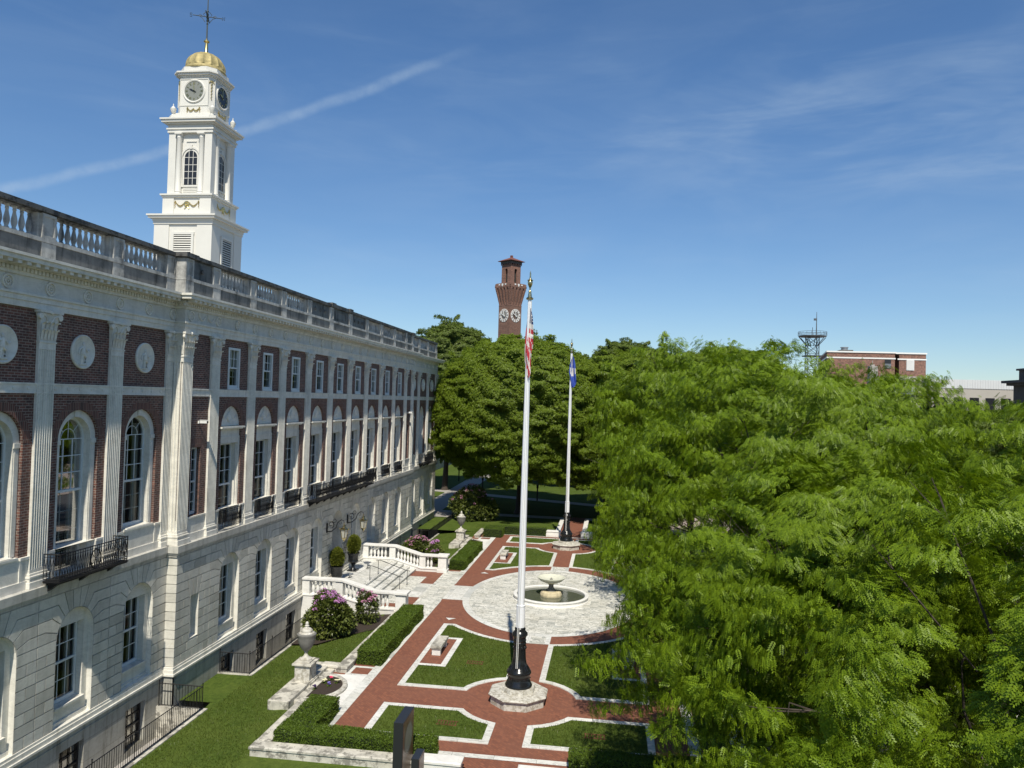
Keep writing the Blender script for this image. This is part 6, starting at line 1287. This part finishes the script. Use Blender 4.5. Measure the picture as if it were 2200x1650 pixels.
prof = [(1.36, 34.42), (1.38, 34.50), (1.33, 34.54), (1.31, 34.66), (1.27, 34.70)] + [(1.25*math.cos(R(a)), 34.72+1.14*math.sin(R(a))) for a in range(0, 85, 7)] + [(.13, 35.87)]
L = []
for i, (r, z) in enumerate(prof):
    L.append([(TX+r*(1.06 if (k % 4 == 0 and 4 < i < len(prof)-2) else 1)*math.cos(2*math.pi*k/n), TY+r*(1.06 if (k % 4 == 0 and 4 < i < len(prof)-2) else 1)*math.sin(2*math.pi*k/n), z) for k in range(n)])
m.ring(L, sm=True); m.build('gilded_dome', M['gold_leaf'], ct)
m = MB(); m.lathe([(.20, 35.80), (.14, 35.95), (.12, 36.0), (.10, 36.6), (.19, 36.68), (.19, 36.75), (.10, 36.8), (.05, 36.9)], (TX, TY, 0), 14); m.build('spire_foot', M['gold'], ct)
m = MB(); m.tube([(TX, TY, 36.8), (TX, TY, 40.6)], [.055, .03], 8); z = 38.45
dx = Vector((.93, .36, 0)); dy = Vector((-.36, .93, 0)); c = Vector((TX, TY, z))
for d in (dx, dy):
    m.tube([c-d*.95, c+d*.95], .028, 6)
    for s in (-1, 1):
        m.tube([c+d*s*.15+Vector((0, 0, -.38)), c+d*s*.34+Vector((0, 0, -.12)), c+d*s*.62+Vector((0, 0, .02)), c+d*s*.5+Vector((0, 0, .12)), c+d*s*.36+Vector((0, 0, .04))], .022, 5); m.tube([c+d*s*.1+Vector((0, 0, .34)), c+d*s*.28+Vector((0, 0, .16)), c+d*s*.2+Vector((0, 0, .02))], .022, 5)
for k in range(5): m.ball(c+Vector((0, 0, -.5+.22*k)), .10-.012*abs(k-2), 8, 5)
def stroke(P, o_): m.tube([o_+dx*a+Vector((0, 0, b)) for a, b in P], .024, 4)
stroke([(0, -.12), (0, .12), (.14, -.12), (.14, .12)], c+dx*.98); stroke([(.12, .10), (.0, .12), (-.02, .03), (.12, -.03), (.10, -.12), (-.03, -.11)], c-dx*1.12)
m.build('weather_vane', M['verdigris'], ct)

# ------------------------------------------------------------------ brick campanile far behind the park
bt = thing('brick_clock_tower', 'tall slender brick clock tower with a tiled hat, far behind the trees', 'tower', (-41.2, 303.5, 0)); Mb = Matrix.Translation((-41.2, 303.5, 0)) @ Matrix.Rotation(R(-39), 4, 'Z')
def bsq(mb, h, z0, z1): mb.box(-h, h, -h, h, z0, z1, Mb)
m = MB(); bsq(m, 3.2, -2, 50.2); m.build('shaft', M['tower_brick'], bt)
m = MB(); bsq(m, 3.26, 50.0, 50.35)
P4 = lambda h, z: [tuple(Mb @ Vector(p)) for p in ((-h, -h, z), (h, -h, z), (h, h, z), (-h, h, z))]
m.ring([P4(3.15, 50.3), P4(3.2, 51.5), P4(4.1, 56.6), P4(4.15, 57.2)]); bsq(m, 4.2, 57.2, 59.0); m.build('corbel_stage', M['far_brick'], bt)
def corb(k):
    Mk = Mb @ Matrix.Rotation(R(90*k), 4, 'Z'); q = MB()
    for j in range(5):
        t = -1+.5*j; a0, a1 = t*2.85, t*3.75
        q.ring([[tuple(Mk @ Vector(p)) for p in ((a-w, -h_, z), (a+w, -h_, z), (a+w, -h_+.8, z), (a-w, -h_+.8, z))] for a, w, h_, z in ((a0, .22, 3.25, 50.6), (a0*.5+a1*.5, .33, 3.95, 54), (a1, .42, 4.5, 56.7), (a1, .5, 4.5, 57.2))])
    for j in range(-4, 5): q.box(j*.95-.2, j*.95+.2, -4.42, -4.1, 57.0, 57.3, Mk)
    q.box(-4.5, 4.5, -4.5, -4.1, 57.3, 58.0, Mk)
    for j in range(4): a = -3.6+2.4*j; q.box(a-.75, a+.75, -4.5, -4.0, 58.0, 58.75 if j % 2 else 58.7, Mk)
    o = q.build('corbels', M['far_brick'], bt); q = MB()
    for j in (-1.8, 1.8): q.box(j-.35, j+.35, -4.62, -4.48, 58.1, 58.6, Mk)
    q.prism_z([(0, 0)]*0, 0, 0) if False else q.ring([[tuple(Mk @ Vector((a, yy, b))) for a, b in ((-.4, 58.7), (.4, 58.7), (.42, 58.1), (0, 57.5), (-.42, 58.1))] for yy in (-4.62, -4.49)]); q.build('shields', M['white_paint'], bt)
    q = MB(); Mf = Mk @ Matrix.Translation((0, -3.2, 46.2)) @ Matrix.Rotation(R(90), 4, 'X'); q.lathe([(2.62, 0), (2.62, .12), (1.62, .12), (1.62, 0)], n=40, M=Mf); f = q.build('clock_face', M['paint_mark'], bt)
    q = MB()
    for j in range(12): q.box(-.16, .16, -.34, .34, .10, .17, Mf @ Matrix.Rotation(R(30*j), 4, 'Z') @ Matrix.Translation((0, 2.12, 0)))
    q.build('numerals', M['tower_brick'], f); q = MB(); q.box(-.14, .14, -.9, 2.3, .2, .28, Mf @ Matrix.Rotation(-R(-62), 4, 'Z')); q.box(-.16, .16, -.4, 1.9, .2, .3, Mf @ Matrix.Rotation(-R(-5), 4, 'Z')); q.build('clock_hands', M['paint_mark'], f)
for k in range(4): corb(k)
m = MB(); bsq(m, 2.45, 58.9, 59.3); 
for sx in (-1, 1):
    for sy in (-1, 1): m.box(sx*2.05-.62, sx*2.05+.62, sy*2.05-.62, sy*2.05+.62, 59.0, 66.2, Mb)
for k in range(4):
    Mk = Mb @ Matrix.Rotation(R(90*k), 4, 'Z'); A = arc(0, 64.2, .72, 180, 0, 10)
    for s in (-1, 1): m.box(*sorted((s*.72, s*1.44)), -2.66, -2.1, 59.0, 64.2, Mk)
    for (a, b), (c_, d) in zip(A, A[1:]): m.ring([[tuple(Mk @ Vector(p)) for p in ((a, yy, b), (c_, yy, d), (c_, yy, 66.2), (a, yy, 66.2))] for yy in (-2.66, -2.1)])
    for s in (-1, 1): m.box(*sorted((s*.72, s*1.44)), -2.66, -2.1, 64.2, 66.2, Mk)
    m.box(-2.72, 2.72, -2.72, -2.5, 63.2, 63.45, Mk) if False else None
    for j in range(7): m.box(-2.7+.9*j-.18, -2.7+.9*j+.18, -3.0, -2.6, 66.4, 66.9, Mk)
bsq(m, 2.75, 66.2, 66.5); m.build('belfry', M['far_brick'], bt); m = MB(); bsq(m, 1.75, 59.3, 66.2); m.build('dark_core', M['interior'], bt)  # near-black box added inside the belfry so its openings look shaded
m = MB(); bsq(m, 3.0, 66.9, 67.9); m.build('eaves', M['dark_stone'], bt); m = MB(); m.ring([P4(3.85, 67.9), P4(3.9, 68.05), P4(.3, 69.7)]); bsq(m, .42, 69.4, 70.5); m.build('tiled_roof', M['roof_tile'], bt)

# ------------------------------------------------------------------ buildings beyond the street trees
o = thing('brick_building', 'flat-roofed brown brick building on the right skyline with white bands', 'building', (48, 158, 0))
m = MB(); m.prism_z([(39.9, 150.6), (52.0, 150.6), (52.0, 172), (44.0, 172)], -1, 23.35); m.box(52.9, 57.6, 151, 172, -1, 23.3); m.box(52.0, 52.9, 153, 172, -1, 23.3); m.build('wall', M['far_brick'], o)
m = MB(); m.prism_z([(39.75, 150.45), (52.2, 150.45), (52.2, 172.2), (43.9, 172.2)], 23.35, 23.62); m.box(52.25, 57.75, 150.85, 172.2, 23.3, 23.58); m.prism_z([(39.84, 150.52), (52.1, 150.52), (52.1, 150.7), (43.9, 172.1), (43.8, 172.1)], 22.25, 22.5); m.box(52.6, 57.7, 150.9, 151.1, 22.2, 22.45); m.build('white_band', M['white_paint'], o)
m = MB(); m.box(43.3, 45.6, 154, 157, 23.5, 24.1); m.build('roof_curb', M['dark_stone'], o); m = MB(); m.lathe([(.62, 24.1), (.62, 24.55), (.75, 24.6), (.75, 24.72), (.001, 24.8)], (44.4, 155.5, 0), 14); m.build('roof_vent', M['galvanised'], o)
m = MB(); m.box(50.2, 51.3, 150.5, 150.75, 20.6, 22.2); w_ = m.build('window', M['dial_black'], o); m = MB(); [m.box(50.2, 51.3, 150.42, 150.52, 20.6+.14*k, 20.68+.14*k) for k in range(6)]; m.build('blinds', M['galvanised'], w_)
m = MB(); [m.box(54.2, 55.5, 150.85, 151.02, 20.3+.15*k, 20.42+.15*k) for k in range(13)]; m.box(54.15, 55.55, 150.95, 151.05, 20.25, 22.2); m.build('louver', M['white_paint'], o)
o = thing('concrete_building', 'pale concrete block with a pier and roof railing before the brown brick building', 'building', (51, 141, 0))
m = MB(); m.box(43.5, 47.0, 141, 148, -1, 16.4); m.box(46.6, 52.9, 140.4, 149, -1, 18.7); m.build('wall', M['beige_panel'], o); m = MB(); m.box(44.2, 45.5, 139.8, 141.0, -1, 20.3); m.box(44.5, 45.1, 140.1, 140.7, 20.3, 20.6); m.tube([(44.8, 140.4, 20.6), (44.8, 140.4, 21.3)], .06, 6); m.build('pier', M['concrete'], o)
m = MB(); [m.tube([(46.2+.25*k, 139.9, 16.6), (46.2+.25*k, 139.9, 18.1)], .03, 4) for k in range(22)]; m.box(46.1, 51.6, 139.86, 139.94, 18.08, 18.16); m.box(46.0, 51.8, 139.6, 140.4, 15.6, 16.6); m.build('roof_railing', M['galvanised'], o); m = MB(); [m.tube([(45.8+.35*k, 140.0, 16.6), (45.8+.35*k, 140.0, 18.6+.4*(k % 2))], .10, 6) for k in range(3)]; m.build('pipes', M['galvanised'], o)
o = thing('white_building', 'long white metal-clad building low on the right skyline', 'building', (64, 150, 0)); m = MB(); m.box(56.0, 73.5, 145, 160, -1, 17.0); m.build('wall', M['beige_panel'], o); m = MB()
for k in range(42): m.box(55.8+.43*k, 56.1+.43*k, 144.9, 145.0, 17.0, 18.54)
m.box(55.8, 73.7, 144.95, 160.2, 17.0, 18.55); m.build('metal_fascia', M['metal_roof'], o); m = MB(); [m.box(57.5+2.6*k, 59.0+2.6*k, 144.9, 145.1, 13.2, 15.4) for k in range(6)]; m.build('window', M['dial_black'], o)
o = thing('stone_building', 'dark classical stone building cut by the right edge', 'building', (66.5, 118, 0)); o.location.x += 1.7; m = MB(); m.box(61.9, 76, 117.5, 132, -1, 17.6); m.build('wall', M['dark_stone'], o); m = MB(); m.box(60.5, 77, 116.4, 133, 17.6, 18.0); m.box(61.1, 77, 117.0, 132.6, 17.2, 17.6); m.build('cornice', M['dark_stone'], o); m = MB(); m.box(62.2, 76, 118, 131, 18.0, 19.6); m.box(61.9, 76.2, 117.7, 131.3, 19.6, 19.9); m.build('attic', M['dark_stone'], o)
m = MB(); [m.box(63.2+2.6*k, 64.4+2.6*k, 117.35, 117.55, 12.5, 15.8) for k in range(5)]; m.build('window', M['dial_black'], o); m = MB(); [m.box(63.2+2.6*k, 64.2+2.6*k, 117.9, 118.1, 18.3, 19.4) for k in range(4)]; m.build('attic_window', M['dial_black'], o)
o = thing('colonnade_building', 'low glazed pavilion with pale posts beyond the far end of the city hall', 'building', (-32, 135, 0)); m = MB(); m.box(-46, -30.6, 112, 168, -.5, 4.6); m.build('wall', M['dial_black'], o); m = MB(); m.box(-46.5, -29.6, 111.5, 168.5, 4.6, 5.4); m.build('roof', M['beige_panel'], o)
m = MB(); m.box(-30.6, -30.2, 112, 168, -.5, .9); m.build('low_wall', M['concrete'], o)
for k in range(16): q = MB(); q.box(-30.5, -30.1, 112.3+3.6*k, 112.75+3.6*k, .9, 4.6); q.build('post', M['paint_mark'], o)
# lattice tower
o = thing('lattice_tower', 'grey steel lattice tower with a round platform and aerials', 'tower', (37.05, 150, 0)); cx, cy = 37.05, 150; m = MB(); h = 1.0
for sx in (-1, 1):
    for sy in (-1, 1): m.tube([(cx+sx*h, cy+sy*h, 0), (cx+sx*h, cy+sy*h, 26)], .07, 5)
for k in range(17):
    z = 1.5*k+.5
    for a, b in (((-h, -h), (h, -h)), ((h, -h), (h, h)), ((h, h), (-h, h)), ((-h, h), (-h, -h))): m.tube([(cx+a[0], cy+a[1], z), (cx+b[0], cy+b[1], z+1.5)], .042, 4); m.tube([(cx+b[0], cy+b[1], z), (cx+a[0], cy+a[1], z+1.5)], .042, 4); m.tube([(cx+a[0], cy+a[1], z), (cx+b[0], cy+b[1], z)], .03, 4)
m.build('lattice', M['mast_steel'], o); m = MB(); m.lathe([(2.45, 26.1), (2.5, 26.15), (2.5, 26.3), (.3, 26.32)], (cx, cy, 0), 20, sm=False)
for k in range(8): a = 2*math.pi*k/8; m.tube([(cx+2.4*math.cos(a), cy+2.4*math.sin(a), 26.0), (cx+1.0*math.cos(a), cy+1.0*math.sin(a), 24.4)], .07, 4)
m.box(cx-1.5, cx+1.5, cy-1.5, cy+1.5, 22.4, 22.6); m.build('platform', M['mast_steel'], o); m = MB()
for zz in (26.7, 27.05): m.tube([(cx+2.5*math.cos(R(18*k)), cy+2.5*math.sin(R(18*k)), zz) for k in range(21)], .03, 4)
for k in range(20): m.tube([(cx+2.55*math.cos(R(18*k)), cy+2.55*math.sin(R(18*k)), 26.3), (cx+2.55*math.cos(R(18*k)), cy+2.55*math.sin(R(18*k)), 27.05)], .025, 4)
m.build('guard_rail', M['mast_steel'], o); m = MB(); m.tube([(cx+.7, cy, 26.3), (cx+.7, cy, 30.8)], [.12, .04], 6); m.box(cx+.2, cx+.75, cy-.1, cy+.1, 29.2, 29.6); m.tube([(cx+.0, cy, 26.3), (cx+.0, cy, 27.9)], .05, 4); m.build('aerial', M['mast_steel'], o)

# ------------------------------------------------------------------ dark sign pillars in the foreground
def pillar(x0, x1, y0, y1, h, label, mat, disc):
    o = thing('sign_pillar', label, 'sign', ((x0+x1)/2, (y0+y1)/2, -.1), 'dark sign pillars'); m = MB(); m.box(x0, x1, y0, y1, -.1, h); m.build('slab', M[mat], o, bevel=.006)
    m = MB(); m.box(x1+.001, x1+.008, y0+.04, y1-.04, .1, h-.06); m.build('face_panel', M['sign_panel_reflection'], o)
    if disc:
        m = MB(); cy, cz = (y0+y1)/2, h-.72; m.ring([[(x1+.012, cy+r*math.cos(R(10*k)), cz+r*math.sin(R(10*k))) for k in range(36)] for r in (.001, .45)], cap=(False, False)); m.ring([[(x1+.0125, cy+r*math.cos(R(10*k)), cz+r*math.sin(R(10*k))) for k in range(36)] for r in (.47, .49)], cap=(False, False)); m.build('round_emblem', M['emblem_grey'], o)
pillar(-6.7, -6.38, 24.37, 25.74, 2.0, 'tall black sign pillar with a round grey emblem, bottom edge', 'steel_grey', True); pillar(-5.72, -5.48, 22.9, 23.6, 1.6, 'lower dark steel pillar right of the tall black sign pillar', 'steel_grey', False)

# ------------------------------------------------------------------ street: parked cars, barrels, posts
def car(x, y, rot, paint, label):
    Mx = Matrix.Translation((x, y, -.17)) @ Matrix.Rotation(rot, 4, 'Z'); o = thing('parked_car', label, 'car', (x, y, -.17), 'cars parked along the kerb')
    prof = [(-2.2, .45), (-2.22, .75), (-2.05, .95), (-1.1, 1.02), (1.25, 1.0), (2.1, .86), (2.22, .6), (2.2, .3), (-2.18, .3)]
    m = MB(); m.ring([[tuple(Mx @ Vector((w*s, yy, zz))) for yy, zz in prof] for w, s in ((-.80, 1), (-.88, 1), (.88, 1), (.80, 1))], cap=(True, True)); m.build('body', M[paint], o, bevel=.05)
    cab = lambda d, top: [(-1.75+d, 1.0), (-1.15+d*.5, 1.44+top), (.35, 1.46+top), (1.15-d, .99)]
    m = MB(); m.ring([[tuple(Mx @ Vector((w, yy, zz))) for yy, zz in cab(0, 0)] for w in (-.70, .70)]); m.ring([[tuple(Mx @ Vector((w, yy, zz))) for w, yy in ((-.66, -1.15), (.66, -1.15), (.66, .36), (-.66, .36))] for zz in (1.44, 1.49)]); m.build('roof', M[paint], o, bevel=.03)
    m = MB()
    for s in (-1, 1): m.poly([Mx @ Vector((s*.705, yy, zz)) for yy, zz in ((-1.5, 1.04), (-1.1, 1.38), (.30, 1.40), (.95, 1.04))])
    m.poly([Mx @ Vector(p) for p in ((-.62, .47, 1.42), (.62, .47, 1.42), (.66, 1.1, 1.03), (-.66, 1.1, 1.03))]); m.poly([Mx @ Vector(p) for p in ((-.62, -1.25, 1.40), (.62, -1.25, 1.40), (.66, -1.72, 1.03), (-.66, -1.72, 1.03))]); m.build('windows', M['dial_black'], o)
    for sx in (-1, 1):
        for yy in (-1.35, 1.4):
            q = MB(); q.lathe([(.18, -.1), (.32, -.09), (.33, 0), (.32, .1), (.18, .11)], n=18, M=Mx @ Matrix.Translation((sx*.80, yy, .33)) @ Matrix.Rotation(R(90), 4, 'Y')); w = q.build('wheel', M['rubber'], o); q = MB(); q.lathe([(.19, -.115), (.19, .115)], n=12, M=Mx @ Matrix.Translation((sx*.80, yy, .33)) @ Matrix.Rotation(R(90), 4, 'Y')); q.build('rim', M['galvanised'], w)
        q = MB(); q.ball(Mx @ Vector((sx*.62, 2.12, .72)), .12, 8, 5, (1.3, .6, .7)); q.build('headlight', M['lamp_glass'], o); q = MB(); q.ball(Mx @ Vector((sx*.68, -2.16, .80)), .10, 8, 5, (1, .5, 1.1)); q.build('tail_light', M['car_red'], o)
car(15.4, 47.4, 0, 'car_white', 'white car glimpsed through the leaves of the broad near tree'); car(15.2, 40.2, 0, 'car_silver', 'silver car glimpsed through leaves ahead of the barrels'); car(15.3, 60, 0, 'car_white', 'white car further along the street under the trees'); car(15.3, 74, 0, 'car_dark', 'dark car furthest along the street under the trees')
def barrel(x, y, label):
    o = thing('traffic_barrel', label, 'barrel', (x, y, -.17), 'orange barrels in the street'); m = MB(); m.lathe([(.30, -.17), (.30, -.1), (.25, -.09), (.25, .2), (.235, .21), (.235, .5), (.21, .51), (.21, .8), (.08, .85)], (x, y, 0), 16); m.build('shell', M['orange'], o); m = MB(); m.lathe([(.252, .0), (.252, .14)], (x, y, 0), 16); m.lathe([(.238, .30), (.238, .42)], (x, y, 0), 16); m.build('band', M['white_paint'], o); m = MB(); m.lathe([(.36, -.17), (.36, -.1)], (x, y, 0), 8, sm=False); m.build('foot', M['rubber'], o)
barrel(16.5, 37.6, 'orange and white traffic barrel glimpsed among leaves at lower right'); barrel(17.6, 52.5, 'orange and white traffic barrel glimpsed among leaves at middle right')
o = thing('street_lamp', 'grey street lamp post standing at the bottom right corner', 'lamp post', (12.6, 25.6, -.03)); m = MB(); m.lathe([(.22, -.03), (.22, .3), (.12, .4), (.09, .5), (.07, 5.2)], (12.6, 25.6, 0), 14); m.build('pole', M['galvanised'], o); m = MB(); m.tube([(12.6, 25.6, 5.1), (13.0, 25.6, 5.7), (13.9, 25.6, 5.85)], .04, 6); m.build('arm', M['galvanised'], o); m = MB(); m.box(13.6, 14.2, 25.48, 25.72, 5.78, 5.9); m.build('lamp_head', M['galvanised'], o, bevel=.03); m = MB(); m.tube([(12.5, 25.45, 2.2), (12.5, 25.45, 3.4)], .05, 8); m.build('meter_tube', M['white_paint'], o)
for x, y, l in ((-22.9, 116, 'short dark sign post in the sunny park lawn'), (-17.2, 104, 'short dark bollard lamp in the shade beside the park path'), (-9.0, 97, 'thin dark bollard in the shade under the large tree')):
    o = thing('bollard_lamp', l, 'bollard', (x, y, -.05), 'bollards of the park'); m = MB(); m.tube([(x, y, -.05), (x, y, 1.5)], .09, 8); m.build('post', M['iron'], o); m = MB(); m.lathe([(.12, 1.5), (.14, 1.55), (.14, 1.85), (.18, 1.9), (.001, 2.0)], (x, y, 0), 10); m.build('lamp_head', M['iron'], o)

# ------------------------------------------------------------------ grass blades on the nearer lawns
def grass(zones):
    rng = np.random.default_rng(9); PP = []
    for x0, x1, y0, y1, fz, den, keep in zones:
        n = int((x1-x0)*(y1-y0)*den); x = rng.uniform(x0, x1, n); y = rng.uniform(y0, y1, n); k = keep(x, y) if keep else np.ones(n, bool); PP.append(np.stack([x, y, fz(x, y)], -1)[k])
    P = np.concatenate(PP); n = len(P); D = rng.normal(0, .45, (n, 3)); D[:, 2] = 1.0; S = .075*rng.uniform(.5, 1.35, n)
    tag(leaf_mesh('grass', place(np.array([[[0, -.10, 0], [.55, -.09, .04], [1, .0, .12], [.55, .09, .04], [0, .10, 0]]], dtype=np.float32), P, unit(D), S, rng, 2.0), 5, 'grass_blade'), 'short green blades of the clipped lawns', 'grass', kind='stuff')
foliage('grass_blade', (.055, .082, .010), (.10, .132, .022), (.10, .14, .012), .25)
slope = lambda x, y: np.where(x < lx+.3, -.5, np.where(x > -12.7, -.055, -.5+(x-lx-.3)/(-12.7-lx-.3)*.44))-.005
flat_ = lambda z: (lambda x, y: np.full(len(x), z))
ax_, ay_ = np.abs, np.abs
def lawn_in(x, y):                                  # inside the four large and four small beds, clear of kerbs and bench floors
    u, v = np.abs(x-GX), np.abs(y-GY); ov = (u/(EA+.3))**2+(v/(EB+.28))**2 > 1; rp = np.hypot(u, v-17.05) > 2.45+.28
    big = (u > .92) & (u < 5.1) & (v < 16.05) & (v > 7.2) & ov & rp & ~((u > 3.8) & (v > 9.35) & (v < 13.8)); small = (u > .92) & (u < 5.1) & (v > 18.6) & (v < 20.95) & rp
    return big | small
wallpart = lambda x, y: ~((y > 30.6) & (y < 33.6) & (x > -13.4)) & ~((y > 37.9) & (x < -12.0) & (y-37.9 > (-12.4-x)*-.55 + 2.0))
grass([(lx+.34, -12.15, 23.5, 43.0, slope, 330, lambda x, y: ~((y > 29.3) & (y < 34.3) & (x > -13.4)) & ~((y > 38.0+np.maximum(0, (x+15.2))*.9))), (-16.2, -12.2, 62.6, 77, slope, 120, lambda x, y: ~((y > 63.6) & (y < 68.8) & (x > -13.5))), (GX-5.4, GX+5.4, 27.5, 42.6, flat_(.03), 380, lawn_in), (GX-5.4, GX+5.4, 55.5, 71, flat_(.03), 120, lawn_in)])
